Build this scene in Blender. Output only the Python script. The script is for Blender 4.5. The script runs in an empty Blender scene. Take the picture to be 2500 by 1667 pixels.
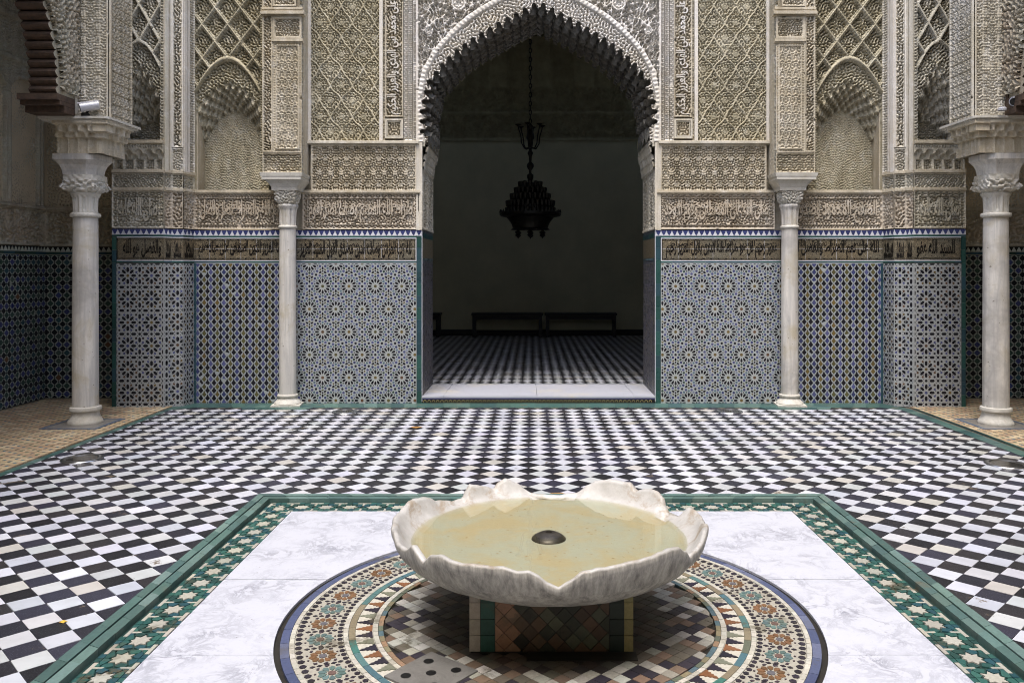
import bpy, math, random
import numpy as np
from math import pi, sin, cos, tan, sqrt, atan2, radians, hypot
from mathutils import Vector

R = random.Random(7)
SC = bpy.context.scene
COL = SC.collection

# ------------------------------------------------------------------ camera
cam_d = bpy.data.cameras.new('camera')
cam = bpy.data.objects.new('camera', cam_d)
COL.objects.link(cam)
cam.location = (0, 0, 1.6)
cam.rotation_euler = (radians(90), 0, 0)
cam_d.sensor_width = 36
cam_d.lens = 36 * 2010 / 2500
cam_d.shift_x = -50 / 2500
cam_d.shift_y = -178.5 / 2500
cam_d.clip_start = 0.05
cam_d.clip_end = 300
SC.camera = cam

# ------------------------------------------------------------------ light
SUN_EL, SUN_AZ = 69, 192          # azimuth of the sun seen from above, from +Y clockwise
w = bpy.data.worlds.new('World')
SC.world = w
w.use_nodes = True
nt = w.node_tree
nt.nodes.clear()
sky = nt.nodes.new('ShaderNodeTexSky')
sky.sky_type = 'NISHITA'
sky.sun_disc = False
sky.sun_elevation = radians(SUN_EL)
sky.sun_rotation = radians(SUN_AZ)
sky.air_density = 1.0
sky.dust_density = 4.0
sky.ozone_density = 1.0
bg = nt.nodes.new('ShaderNodeBackground')
bg.inputs[1].default_value = 0.15
ow = nt.nodes.new('ShaderNodeOutputWorld')
nt.links.new(sky.outputs[0], bg.inputs[0])
nt.links.new(bg.outputs[0], ow.inputs[0])
sd = bpy.data.lights.new('sun', 'SUN')
sd.energy = 1.15
sd.angle = radians(22)
sd.color = (1.0, 0.995, 0.98)
so = bpy.data.objects.new('sun', sd)
COL.objects.link(so)
az, el = radians(SUN_AZ), radians(SUN_EL)
dirv = Vector((sin(az) * cos(el), cos(az) * cos(el), sin(el)))
so.rotation_euler = dirv.to_track_quat('Z', 'Y').to_euler()
so.location = (0, -3, 14)
SC.view_settings.view_transform = 'Standard'
SC.view_settings.look = 'None'
SC.view_settings.gamma = 1
SC.view_settings.use_curve_mapping = False
SC.view_settings.exposure = 1.3
SC.cycles.pixel_filter_type = 'BLACKMAN_HARRIS'
SC.cycles.filter_width = 1.05
SC.cycles.max_bounces = 6
SC.cycles.diffuse_bounces = 5
SC.cycles.glossy_bounces = 3

# ------------------------------------------------------------------ helpers
def L(r, g, b, a=1.0):
    def f(c):
        c /= 255.0
        return c / 12.92 if c <= 0.04045 else ((c + 0.055) / 1.055) ** 2.4
    return (f(r), f(g), f(b), a)

def vary(c, v=0.08, rng=R):
    k = 1 + rng.uniform(-v, v)
    return (min(1, c[0] * k * (1 + rng.uniform(-v, v) * .3)), min(1, c[1] * k), min(1, c[2] * k * (1 + rng.uniform(-v, v) * .3)), 1)

def link(o, parent=None, label=None, cat=None, group=None, kind=None):
    COL.objects.link(o)
    if parent is not None:
        o.parent = parent
    if label: o['label'] = label
    if cat: o['category'] = cat
    if group: o['group'] = group
    if kind: o['kind'] = kind
    return o

def thing(name, label, cat, group=None, loc=(0, 0, 0)):
    o = bpy.data.objects.new(name, None)
    o.location = loc
    o.empty_display_size = .1
    return link(o, None, label, cat, group)

class Bag:
    """collects polygons with a colour each; builds one mesh object"""
    def __init__(s):
        s.v, s.f, s.c = [], [], []
    def poly(s, pts, col=(1, 1, 1, 1)):
        n = len(s.v)
        s.v.extend([tuple(p) for p in pts])
        s.f.append(tuple(range(n, n + len(pts))))
        s.c.append(col)
    def prism(s, pts, off, col=(1, 1, 1, 1), bottom=False):
        """pts is the outer face, off the vector from outer face back to the base"""
        n = len(s.v); k = len(pts)
        s.v.extend([tuple(p) for p in pts])
        s.v.extend([(p[0] + off[0], p[1] + off[1], p[2] + off[2]) for p in pts])
        s.f.append(tuple(range(n, n + k))); s.c.append(col)
        for i in range(k):
            j = (i + 1) % k
            s.f.append((n + j, n + i, n + k + i, n + k + j)); s.c.append(col)
        if bottom:
            s.f.append(tuple(range(n + 2 * k - 1, n + k - 1, -1))); s.c.append(col)
    def box(s, x0, x1, y0, y1, z0, z1, col=(1, 1, 1, 1)):
        s.prism([(x0, y0, z1), (x1, y0, z1), (x1, y1, z1), (x0, y1, z1)], (0, 0, z0 - z1), col, True)
    def bar(s, p, q, r, n=6, col=(1, 1, 1, 1)):
        p, q = Vector(p), Vector(q); d = (q - p)
        if d.length < 1e-6: return
        a = d.normalized(); u = a.orthogonal().normalized(); v = a.cross(u)
        r0, r1 = (r if isinstance(r, tuple) else (r, r))
        A = [p + (u * cos(2 * pi * i / n) + v * sin(2 * pi * i / n)) * r0 for i in range(n)]
        B = [q + (u * cos(2 * pi * i / n) + v * sin(2 * pi * i / n)) * r1 for i in range(n)]
        m = len(s.v); s.v.extend([tuple(x) for x in A + B])
        for i in range(n):
            j = (i + 1) % n
            s.f.append((m + i, m + j, m + n + j, m + n + i)); s.c.append(col)
        s.f.append(tuple(range(m + n - 1, m - 1, -1))); s.c.append(col)
        s.f.append(tuple(range(m + n, m + 2 * n))); s.c.append(col)
    def lathe(s, prof, cx=0, cy=0, n=24, col=(1, 1, 1, 1)):
        m = len(s.v)
        for (r, z) in prof:
            for i in range(n):
                a = 2 * pi * i / n
                s.v.append((cx + r * cos(a), cy + r * sin(a), z))
        for k in range(len(prof) - 1):
            for i in range(n):
                j = (i + 1) % n
                s.f.append((m + k * n + i, m + k * n + j, m + (k + 1) * n + j, m + (k + 1) * n + i)); s.c.append(col)
    def build(s, name, mat, parent=None, smooth=False, **kw):
        me = bpy.data.meshes.new(name)
        me.from_pydata(s.v, [], s.f)
        if any(c != (1, 1, 1, 1) for c in s.c[:50]) or any(c != s.c[0] for c in s.c[::97]):
            at = me.color_attributes.new('col', 'FLOAT_COLOR', 'CORNER')
            lens = [len(f) for f in s.f]
            arr = np.repeat(np.array(s.c, dtype=np.float32), lens, axis=0)
            at.data.foreach_set('color', arr.ravel())
        me.materials.append(mat)
        if smooth:
            me.polygons.foreach_set('use_smooth', [True] * len(me.polygons))
            me.set_sharp_from_angle(angle=radians(40))
        me.update()
        return link(bpy.data.objects.new(name, me), parent, **kw)

def clip(poly, a, b, c):
    """keep a*x+b*y<=c"""
    out = []
    n = len(poly)
    for i in range(n):
        p, q = poly[i], poly[(i + 1) % n]
        dp, dq = a * p[0] + b * p[1] - c, a * q[0] + b * q[1] - c
        if dp <= 0: out.append(p)
        if dp * dq < 0:
            t = dp / (dp - dq)
            out.append((p[0] + t * (q[0] - p[0]), p[1] + t * (q[1] - p[1])))
    return out

def area(p):
    return abs(sum(p[i][0] * p[(i + 1) % len(p)][1] - p[(i + 1) % len(p)][0] * p[i][1] for i in range(len(p)))) / 2

def clip_rect(poly, u0, u1, v0, v1):
    for (a, b, c) in ((-1, 0, -u0), (1, 0, u1), (0, -1, -v0), (0, 1, v1)):
        if len(poly) < 3: return []
        poly = clip(poly, a, b, c)
    return poly if len(poly) >= 3 and area(poly) > 2e-6 else []

# ------------------------------------------------------------------ materials
def mat_base(name, rough=.8, spec=.5):
    m = bpy.data.materials.new(name); m.use_nodes = True
    t = m.node_tree; b = t.nodes['Principled BSDF']
    b.inputs['Roughness'].default_value = rough
    b.inputs['Specular IOR Level'].default_value = spec
    return m, t, b

def N(t, kind, **kw):
    n = t.nodes.new(kind)
    for k, v in kw.items():
        if k.startswith('i_'):
            n.inputs[k[2:].replace('_', ' ')].default_value = v
        else:
            setattr(n, k, v)
    return n

def noise(t, scale, detail=5, rough=.6, vec=None, dist=0):
    n = N(t, 'ShaderNodeTexNoise')
    n.inputs['Scale'].default_value = scale
    n.inputs['Detail'].default_value = detail
    n.inputs['Roughness'].default_value = rough
    n.inputs['Distortion'].default_value = dist
    if vec is not None: t.links.new(vec, n.inputs['Vector'])
    return n

def ramp(t, fac, stops):
    r = N(t, 'ShaderNodeValToRGB')
    cr = r.color_ramp
    while len(cr.elements) < len(stops): cr.elements.new(.5)
    for e, (p, c) in zip(cr.elements, stops):
        e.position = p; e.color = c if len(c) == 4 else (*c, 1)
    t.links.new(fac, r.inputs[0])
    return r

def mix(t, fac, a, b, mode='MIX'):
    m = N(t, 'ShaderNodeMix', data_type='RGBA', blend_type=mode)
    for sock, val in ((m.inputs[0], fac), (m.inputs[6], a), (m.inputs[7], b)):
        if isinstance(val, (float, int)): sock.default_value = val
        elif isinstance(val, tuple): sock.default_value = val
        else: t.links.new(val, sock)
    return m.outputs[2]

def bump(t, b, h, strength=.3, dist=.01):
    n = N(t, 'ShaderNodeBump')
    n.inputs['Strength'].default_value = strength
    n.inputs['Distance'].default_value = dist
    t.links.new(h, n.inputs['Height'])
    t.links.new(n.outputs[0], b.inputs['Normal'])

def pos(t):
    return N(t, 'ShaderNodeNewGeometry').outputs['Position']

def stucco(name, base, warm, pale, grime=.5):
    m, t, b = mat_base(name, .92, .2)
    p = pos(t)
    n1 = noise(t, 1.3, 6, .65, p)
    n2 = noise(t, 9, 5, .7, p)
    n3 = noise(t, 70, 4, .7, p)
    c = mix(t, ramp(t, n1.outputs[0], [(.35, (0, 0, 0, 1)), (.68, (1, 1, 1, 1))]).outputs[0], base, warm)
    c = mix(t, ramp(t, n2.outputs[0], [(.52, (0, 0, 0, 1)), (.75, (.8, .8, .8, 1))]).outputs[0], c, pale)
    # rain streaks and old limewash
    mp = N(t, 'ShaderNodeMapping'); mp.inputs['Scale'].default_value = (6, 6, .9)
    t.links.new(p, mp.inputs[0])
    n4 = noise(t, 1.6, 6, .7, mp.outputs[0])
    dk = ramp(t, n4.outputs[0], [(.38, (.45, .44, .40, 1)), (.6, (1, 1, 1, 1))]).outputs[0]
    c = mix(t, grime, c, dk, 'MULTIPLY')
    g = ramp(t, n3.outputs[0], [(.3, (.72, .7, .66, 1)), (.7, (1.0, 1.0, 1.0, 1))]).outputs[0]
    c = mix(t, .7, c, g, 'MULTIPLY')
    t.links.new(c, b.inputs['Base Color'])
    bump(t, b, n3.outputs[0], .5, .004)
    return m

M = {}
M['stucco'] = stucco('carved_stucco', L(206, 198, 181), L(193, 181, 156), L(224, 220, 212))
M['stucco_olive'] = stucco('olive_stucco', L(196, 189, 168), L(184, 174, 146), L(216, 213, 200))
M['stucco_pale'] = stucco('pale_stucco', L(216, 211, 200), L(204, 196, 176), L(234, 233, 230), .4)
M['stucco_white'] = stucco('white_stucco', L(228, 224, 218), L(214, 206, 190), L(240, 240, 240), .15)
M['stucco_grey'] = stucco('grey_stucco', L(200, 196, 184), L(188, 180, 158), L(222, 221, 217), .5)
M['stucco_soot_shade'] = stucco('sooty_shaded_stucco', L(118, 117, 112), L(110, 106, 98), L(142, 141, 138), .6)  # grey soot tone, darkened further to put in the shade under the arch
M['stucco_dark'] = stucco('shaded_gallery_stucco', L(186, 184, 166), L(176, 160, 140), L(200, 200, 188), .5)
M['stucco_brown'] = stucco('inscription_stucco', L(202, 192, 177), L(188, 175, 155), L(224, 220, 213), .45)

def attr_mat(name, rough, wear=0.0, grain=60, spec=.5, wearcol=L(120, 105, 85), bmp=.15, gl=.0):
    m, t, b = mat_base(name, rough, spec)
    a = N(t, 'ShaderNodeVertexColor', layer_name='col')
    p = pos(t)
    n = noise(t, grain, 4, .65, p)
    g = ramp(t, n.outputs[0], [(.3, (.78, .78, .78, 1)), (.7, (1.12, 1.12, 1.12, 1))]).outputs[0]
    c = mix(t, .8, a.outputs[0], g, 'MULTIPLY')
    if wear > 0:
        n2 = noise(t, 5, 8, .75, p)
        f = ramp(t, n2.outputs[0], [(.62 - wear * .1, (0, 0, 0, 1)), (.66 - wear * .1, (1, 1, 1, 1))]).outputs[0]
        n5 = noise(t, 1.1, 3, .6, p)
        f5 = ramp(t, n5.outputs[0], [(.45, (0, 0, 0, 1)), (.62, (.9, .9, .9, 1))]).outputs[0]
        f = mix(t, 1.0, f, f5, 'MULTIPLY')
        c = mix(t, f, c, wearcol)
    t.links.new(c, b.inputs['Base Color'])
    n3 = noise(t, 14, 3, .5, p)
    rr = N(t, 'ShaderNodeMapRange'); rr.inputs[3].default_value = rough * .6; rr.inputs[4].default_value = min(1, rough * 1.5)
    t.links.new(n3.outputs[0], rr.inputs[0]); t.links.new(rr.outputs[0], b.inputs['Roughness'])
    bump(t, b, n.outputs[0], bmp, .003)
    return m

M['glaze'] = attr_mat('glazed_tile', .3, .0, 90, spec=.28)
M['glaze_worn'] = attr_mat('worn_glazed_tile', .38, .6, 60, wearcol=L(98, 92, 76))
M['mosaic_worn'] = attr_mat('worn_floor_mosaic', .42, .7, 80, wearcol=L(78, 72, 56), spec=.35)
M['bejmat'] = attr_mat('beige_terracotta_tile', .6, .5, 40, wearcol=L(150, 105, 75))
M['grout'] = mat_base('grout', .95)[0]
M['grout'].node_tree.nodes['Principled BSDF'].inputs['Base Color'].default_value = L(110, 98, 84)

def floor_tile_mat():
    m, t, b = mat_base('marble_floor_tile', .35, .3)
    a = N(t, 'ShaderNodeVertexColor', layer_name='col')
    p = pos(t)
    sep = N(t, 'ShaderNodeSeparateColor'); t.links.new(a.outputs[0], sep.inputs[0])
    dark = ramp(t, sep.outputs[1], [(.14, (1, 1, 1, 1)), (.3, (0, 0, 0, 1))]).outputs[0]
    # pale tiles: soft clouding and tiny pits
    n1 = noise(t, 6, 6, .6, p)
    cl = ramp(t, n1.outputs[0], [(.3, (.87, .87, .86, 1)), (.6, (1, 1, 1, 1))]).outputs[0]
    c = mix(t, 1.0, a.outputs[0], cl, 'MULTIPLY')
    n2 = noise(t, 45, 3, .5, p)
    pit = ramp(t, n2.outputs[0], [(.225, (.25, .22, .18, 1)), (.27, (1, 1, 1, 1))]).outputs[0]
    c = mix(t, 1.0, c, pit, 'MULTIPLY')
    # dark tiles: pale specks and scuffs
    n3 = noise(t, 160, 3, .8, p)
    sp = ramp(t, n3.outputs[0], [(.55, (0, 0, 0, 1)), (.78, (.4, .4, .42, 1))]).outputs[0]
    sp2 = mix(t, 1.0, sp, dark, 'MULTIPLY')
    c = mix(t, sp2, c, L(190, 190, 205))
    # wear down to mortar
    n4 = noise(t, 3.2, 9, .78, p)
    wf = ramp(t, n4.outputs[0], [(.628, (0, 0, 0, 1)), (.642, (1, 1, 1, 1))]).outputs[0]
    c = mix(t, wf, c, L(104, 92, 78))
    n6 = noise(t, .8, 4, .6, p)
    big = ramp(t, n6.outputs[0], [(.35, (.90, .89, .88, 1)), (.6, (1, 1, 1, 1))]).outputs[0]
    c = mix(t, .8, c, big, 'MULTIPLY')
    t.links.new(c, b.inputs['Base Color'])
    rr = N(t, 'ShaderNodeMapRange'); rr.inputs[3].default_value = .22; rr.inputs[4].default_value = .6
    n5 = noise(t, 5, 5, .6, p)
    t.links.new(n5.outputs[0], rr.inputs[0]); t.links.new(rr.outputs[0], b.inputs['Roughness'])
    bump(t, b, n3.outputs[0], .15, .002)
    return m
M['floor'] = floor_tile_mat()

def marble(name, base, vein, scale=1.0, stain=None, rough=.35, amount=.5):
    m, t, b = mat_base(name, rough)
    p = pos(t)
    n1 = noise(t, 2.2 * scale, 10, .72, p, .8)
    v = ramp(t, n1.outputs[0], [(.44, (0, 0, 0, 1)), (.5, (1, 1, 1, 1)), (.56, (0, 0, 0, 1))]).outputs[0]
    n2 = noise(t, 1.1 * scale, 4, .6, p)
    v2 = ramp(t, n2.outputs[0], [(.4, (0, 0, 0, 1)), (.7, (1, 1, 1, 1))]).outputs[0]
    f = mix(t, 1.0, v, v2, 'MULTIPLY')
    f = mix(t, 1.0, f, (amount, amount, amount, 1), 'MULTIPLY')
    c = mix(t, f, base, vein)
    n3 = noise(t, 14 * scale, 8, .75, p, .4)
    f3 = ramp(t, n3.outputs[0], [(.56, (0, 0, 0, 1)), (.68, (.55, .55, .55, 1))]).outputs[0]
    c = mix(t, f3, c, mix(t, .5, base, vein))
    if stain:
        n4 = noise(t, 1.7, 7, .7, p)
        f4 = ramp(t, n4.outputs[0], [(.5, (0, 0, 0, 1)), (.72, (.75, .75, .75, 1))]).outputs[0]
        c = mix(t, f4, c, stain)
    n5 = noise(t, 55, 2, .5, p)
    pit = ramp(t, n5.outputs[0], [(.24, (.4, .36, .3, 1)), (.28, (1, 1, 1, 1))]).outputs[0]
    c = mix(t, .9, c, pit, 'MULTIPLY')
    t.links.new(c, b.inputs['Base Color'])
    n6 = noise(t, 30, 6, .7, p)
    bump(t, b, n6.outputs[0], .18, .006)
    return m
M['marble'] = marble('white_marble_slab', L(186, 188, 197), L(92, 94, 108), 3.4, None, .32, .75)
M['marble_col'] = marble('column_marble', L(214, 210, 208), L(165, 150, 135), .8, L(196, 186, 160), .45)
def col_marble():
    m, t, b = mat_base('streaked_column_marble', .5)
    p = pos(t)
    mp = N(t, 'ShaderNodeMapping'); mp.inputs['Scale'].default_value = (16, 16, 1.1); t.links.new(p, mp.inputs[0])
    n1 = noise(t, 1.0, 8, .7, mp.outputs[0], .6)
    c = mix(t, ramp(t, n1.outputs[0], [(.36, (0, 0, 0, 1)), (.62, (1, 1, 1, 1))]).outputs[0], L(172, 170, 166), L(210, 206, 198))
    n2 = noise(t, 2.3, 8, .72, p, .7)
    c = mix(t, ramp(t, n2.outputs[0], [(.5, (0, 0, 0, 1)), (.66, (.8, .8, .8, 1))]).outputs[0], c, L(176, 166, 142))
    n3 = noise(t, 1.4, 5, .6, p)
    c = mix(t, ramp(t, n3.outputs[0], [(.52, (0, 0, 0, 1)), (.60, (.55, .55, .55, 1)), (.66, (0, 0, 0, 1))]).outputs[0], c, L(146, 142, 138))
    n5 = noise(t, 38, 3, .5, p)
    c = mix(t, .9, c, ramp(t, n5.outputs[0], [(.27, (.35, .32, .28, 1)), (.31, (1, 1, 1, 1))]).outputs[0], 'MULTIPLY')
    t.links.new(c, b.inputs['Base Color'])
    bump(t, b, noise(t, 30, 6, .7, p).outputs[0], .2, .005)
    return m
M['marble_col'] = col_marble()
M['marble_cream'] = marble('weathered_marble', L(196, 193, 184), L(130, 124, 110), 3.0, L(160, 148, 120), .6)
M['drain_stone'] = marble('dirty_shaded_drain_stone', L(108, 106, 102), L(56, 52, 46), 3, L(60, 55, 48), .6)  # stone colour darkened for its dirt and for the shadow it lies in
M['marble_step'] = marble('threshold_marble', L(176, 178, 188), L(120, 122, 134), 1.0, L(200, 192, 170), .35, .3)

def basin_mat():
    m, t, b = mat_base('fountain_marble', .45)
    p = pos(t)
    c0 = mix(t, ramp(t, noise(t, 4, 7, .7, p).outputs[0], [(.35, (0, 0, 0, 1)), (.7, (1, 1, 1, 1))]).outputs[0], L(186, 184, 181), L(152, 149, 143))
    n1 = noise(t, 7, 8, .75, p, .5)
    c0 = mix(t, ramp(t, n1.outputs[0], [(.50, (0, 0, 0, 1)), (.64, (.8, .8, .8, 1))]).outputs[0], c0, L(140, 124, 102))
    # limescale and grime running down the outside of the bowl
    a = N(t, 'ShaderNodeVertexColor', layer_name='col')
    mp = N(t, 'ShaderNodeMapping'); mp.inputs['Scale'].default_value = (30, 30, 4)
    t.links.new(p, mp.inputs[0])
    n2 = noise(t, 1.0, 8, .75, mp.outputs[0])
    st = mix(t, ramp(t, n2.outputs[0], [(.35, (0, 0, 0, 1)), (.65, (1, 1, 1, 1))]).outputs[0], L(98, 95, 90), L(172, 168, 158))
    sp = N(t, 'ShaderNodeSeparateColor'); t.links.new(a.outputs[0], sep_in(sp))
    c = mix(t, sp.outputs[0], c0, st)
    c = mix(t, sp.outputs[1], c, mix(t, ramp(t, noise(t, 3.4, 9, .72, p, .5).outputs[0], [(.42, (0, 0, 0, 1)), (.58, (1, 1, 1, 1))]).outputs[0], L(158, 147, 118), L(152, 153, 138)))
    t.links.new(c, b.inputs['Base Color'])
    bump(t, b, noise(t, 40, 8, .7, p).outputs[0], .35, .006)
    return m
def sep_in(n): return n.inputs[0]
M['basin'] = basin_mat()

def water_mat():
    m = bpy.data.materials.new('still_water'); m.use_nodes = True
    t = m.node_tree; t.nodes.clear()
    o = N(t, 'ShaderNodeOutputMaterial'); mx = N(t, 'ShaderNodeMixShader')
    tr = N(t, 'ShaderNodeBsdfTransparent'); tr.inputs[0].default_value = (.95, .95, .90, 1)
    gl = N(t, 'ShaderNodeBsdfGlossy'); gl.inputs['Roughness'].default_value = .01
    fr = N(t, 'ShaderNodeFresnel'); fr.inputs[0].default_value = 1.33
    t.links.new(fr.outputs[0], mx.inputs[0]); t.links.new(tr.outputs[0], mx.inputs[1]); t.links.new(gl.outputs[0], mx.inputs[2])
    bp = N(t, 'ShaderNodeBump'); bp.inputs['Strength'].default_value = .02; bp.inputs['Distance'].default_value = .01
    t.links.new(noise(t, 6, 2, .5, pos(t)).outputs[0], bp.inputs['Height'])
    t.links.new(bp.outputs[0], gl.inputs['Normal'])
    t.links.new(mx.outputs[0], o.inputs[0])
    return m
M['water'] = water_mat()

def plain(name, col, rough=.6, metal=0, nscale=12, var=.25, bmp=.15):
    m, t, b = mat_base(name, rough)
    b.inputs['Metallic'].default_value = metal
    p = pos(t)
    n = noise(t, nscale, 6, .65, p)
    d = tuple(c * (1 - var) for c in col[:3]) + (1,)
    e = tuple(min(1, c * (1 + var)) for c in col[:3]) + (1,)
    t.links.new(ramp(t, n.outputs[0], [(.3, d), (.7, e)]).outputs[0], b.inputs['Base Color'])
    bump(t, b, n.outputs[0], bmp, .004)
    return m
M['wood'] = plain('dark_cedar', L(74, 58, 46), .7, 0, 18, .5, .4)
M['wood_black'] = plain('black_wood', L(22, 22, 22), .5)
M['plaster'] = plain('aged_plaster', L(176, 173, 146), .9, 0, 1.8, .12)
M['hall_stucco'] = plain('hall_stucco', L(150, 145, 118), .95, 0, 5, .25)
M['iron'] = plain('blackened_bronze', L(34, 32, 26), .45, .7)
M['steel'] = plain('brushed_steel', L(190, 190, 192), .28, 1, 30, .1, .05)
M['alu'] = plain('painted_aluminium', L(190, 190, 194), .35, .2, 30, .08, .05)
M['black'] = plain('black_plastic', L(18, 18, 18), .4)
M['glassdark'] = plain('lamp_glass', L(60, 58, 54), .08, .3)
M['render'] = plain('outer_render', L(186, 172, 146), .95, 0, 3, .15)
M['bronze_spout'] = plain('dull_metal_spout', L(66, 62, 56), .42, .6, 40, .4)
M['leaf'] = plain('dead_leaf', L(150, 110, 55), .8, 0, 60, .4)
M['leaf_yellow'] = plain('yellow_leaf', L(205, 165, 50), .7, 0, 60, .3)
M['dark_gap'] = plain('dark_mortar_and_patch', L(34, 31, 26), .5, 0, 25, .4)
M['ink'] = plain('black_glaze_lettering', L(14, 12, 11), .3)

def scroll_tile_mat():
    """tan glaze with fine dark scrollwork printed on it, behind the lettering"""
    m, t, b = mat_base('sgraffito_tile', .4)
    p = pos(t)
    n0 = noise(t, 3, 5, .6, p)
    base = mix(t, ramp(t, n0.outputs[0], [(.35, (0, 0, 0, 1)), (.65, (1, 1, 1, 1))]).outputs[0], L(140, 126, 100), L(132, 127, 110))
    n = noise(t, 30, 1, .4, p, .8)
    a = N(t, 'ShaderNodeMath', operation='PINGPONG'); a.inputs[1].default_value = .035
    t.links.new(n.outputs[0], a.inputs[0])
    f = ramp(t, a.outputs[0], [(.013, (0, 0, 0, 1)), (.020, (1, 1, 1, 1))]).outputs[0]
    c = mix(t, f, L(26, 22, 17), base)
    t.links.new(c, b.inputs['Base Color'])
    return m
M['scroll'] = scroll_tile_mat()

# ------------------------------------------------------------------ relief patterns
_cells = {}
def noise_cell(a, b, lam, seed, sym=True, res=.004, aniso=(1, 1)):
    """periodic band-pass noise a x b metres; mirror-symmetric in u when sym"""
    key = (round(a, 4), round(b, 4), lam, seed, sym, aniso)
    if key in _cells: return _cells[key]
    nx, ny = max(16, int(a / res)), max(16, int(b / res))
    rs = np.random.RandomState(seed)
    im = rs.randn(ny, nx)
    fx = np.fft.fftfreq(nx, a / nx) * aniso[0]; fy = np.fft.fftfreq(ny, b / ny) * aniso[1]
    fr = np.sqrt(fx[None, :] ** 2 + fy[:, None] ** 2)
    k = 1 / lam
    H = np.exp(-((fr - k) / (k * .22)) ** 2)
    g = np.fft.ifft2(np.fft.fft2(im) * H).real
    if sym: g = g + g[:, ::-1]
    g /= g.std() + 1e-9
    _cells[key] = (g, a, b)
    return _cells[key]

def samp(cell, U, V):
    g, a, b = cell
    ny, nx = g.shape
    x = (U / a) % 1 * nx; y = (V / b) % 1 * ny
    x0 = np.floor(x).astype(int); y0 = np.floor(y).astype(int)
    fx = x - x0; fy = y - y0
    x1 = (x0 + 1) % nx; y1 = (y0 + 1) % ny; x0 %= nx; y0 %= ny
    return (g[y0, x0] * (1 - fx) * (1 - fy) + g[y0, x1] * fx * (1 - fy) + g[y1, x0] * (1 - fx) * fy + g[y1, x1] * fx * fy)

def sst(x, e0, e1):
    t = np.clip((x - e0) / (e1 - e0), 0, 1)
    return t * t * (3 - 2 * t)

def arab(U, V, a, b, lam=.04, seed=1, sym=True, depth=.016, aniso=(1, 1), th=0.0):
    lam = max(lam * .95, .0285)
    g = samp(noise_cell(a, b, lam, seed, sym, aniso=aniso), U, V)
    return -depth * 2.4 * (1 - sst(g, th - .34, th + .30))

def rosettes(U, V, a, b, r, ou=0, ov=0, h=.004):
    """round rosettes on a staggered lattice"""
    out = np.full(U.shape, -9.0)
    for (du, dv) in ((0, 0), (.5, .5)):
        x = ((U - ou) / a + du + .5) % 1 - .5; y = ((V - ov) / b + dv + .5) % 1 - .5
        x = x * a; y = y * b
        d = np.hypot(x, y); ang = np.arctan2(y, x)
        ring = np.exp(-((d - r) / (r * .18)) ** 2)
        fl = sst(-d, -.75 * r, -.6 * r) * (.35 + .65 * np.abs(np.cos(ang * 4)))
        hh = -.016 + .018 * np.maximum(ring, fl * .85)
        out = np.where(d < r * 1.2, np.maximum(out, hh + h), out)
    return out

def ogee(U, V, a, b, wd, ou=0, ov=0):
    """staggered ogival lattice ridge mask 0..1"""
    x = (U - ou) / a * 2 * pi; y = (V - ov) / b * 2 * pi
    f = np.cos(x + .22 * np.sin(x * 2)) + np.cos(y) + .12 * np.sin(2 * y)
    du = abs(U[0, 1] - U[0, 0]); dv = abs(V[1, 0] - V[0, 0])
    G = np.hypot(np.gradient(f, axis=1) / du, np.gradient(f, axis=0) / dv) + 4
    d = np.abs(f) / G
    return 1 - sst(d, wd * .5, wd)

def diamonds(U, V, a, b, wd, ou=0, ov=0, wob=0.0):
    p = (U - ou) / a; q = (V - ov) / b
    s1 = (p + q + .5) % 1 - .5; s2 = (p - q + .5) % 1 - .5
    k = a * b / np.hypot(a, b)
    d = np.minimum(np.abs(s1), np.abs(s2)) * k
    if wob: d = d + wob * np.cos(2 * pi * (p * 3)) * np.cos(2 * pi * q * 3)
    return d

# ------------------------------------------------------------------ wall frames
AX = 0.073                         # plan axis of the facade
class Frame:
    """local wall plane; u along the wall, v up, h towards the viewer. side mirrors about the axis"""
    def __init__(s, o, u, n, side=1):
        s.side = side
        s.o = np.array(o, float); s.u = np.array(u, float) / np.linalg.norm(u); s.n = np.array(n, float) / np.linalg.norm(n)
    def P(s, u, v, h=0.0):
        x = s.o[0] + s.u[0] * u + s.n[0] * h
        y = s.o[1] + s.u[1] * u + s.n[1] * h
        return (AX + s.side * x, y, s.o[2] + v)
    def arr(s, U, V, H):
        x = s.o[0] + s.u[0] * U + s.n[0] * H
        y = s.o[1] + s.u[1] * U + s.n[1] * H
        return np.stack([AX + s.side * x, y, s.o[2] + V], -1)
    def shift(s, du=0, dv=0, dh=0):
        o = s.o + np.array([s.u[0] * du + s.n[0] * dh, s.u[1] * du + s.n[1] * dh, dv])
        return Frame(o, s.u, s.n, s.side)

def flat_frame(x0, y, z0, side=1):
    return Frame((x0, y, z0), (1, 0, 0), (0, -1, 0), side)

def seg_frame(p, q, z0, side=1):
    d = np.array([q[0] - p[0], q[1] - p[1], 0.0]); ln = np.linalg.norm(d); d /= ln
    n = np.array([d[1], -d[0], 0.0])
    if n[1] > 0: n = -n
    return Frame((p[0], p[1], z0), d, n, side), ln

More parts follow.
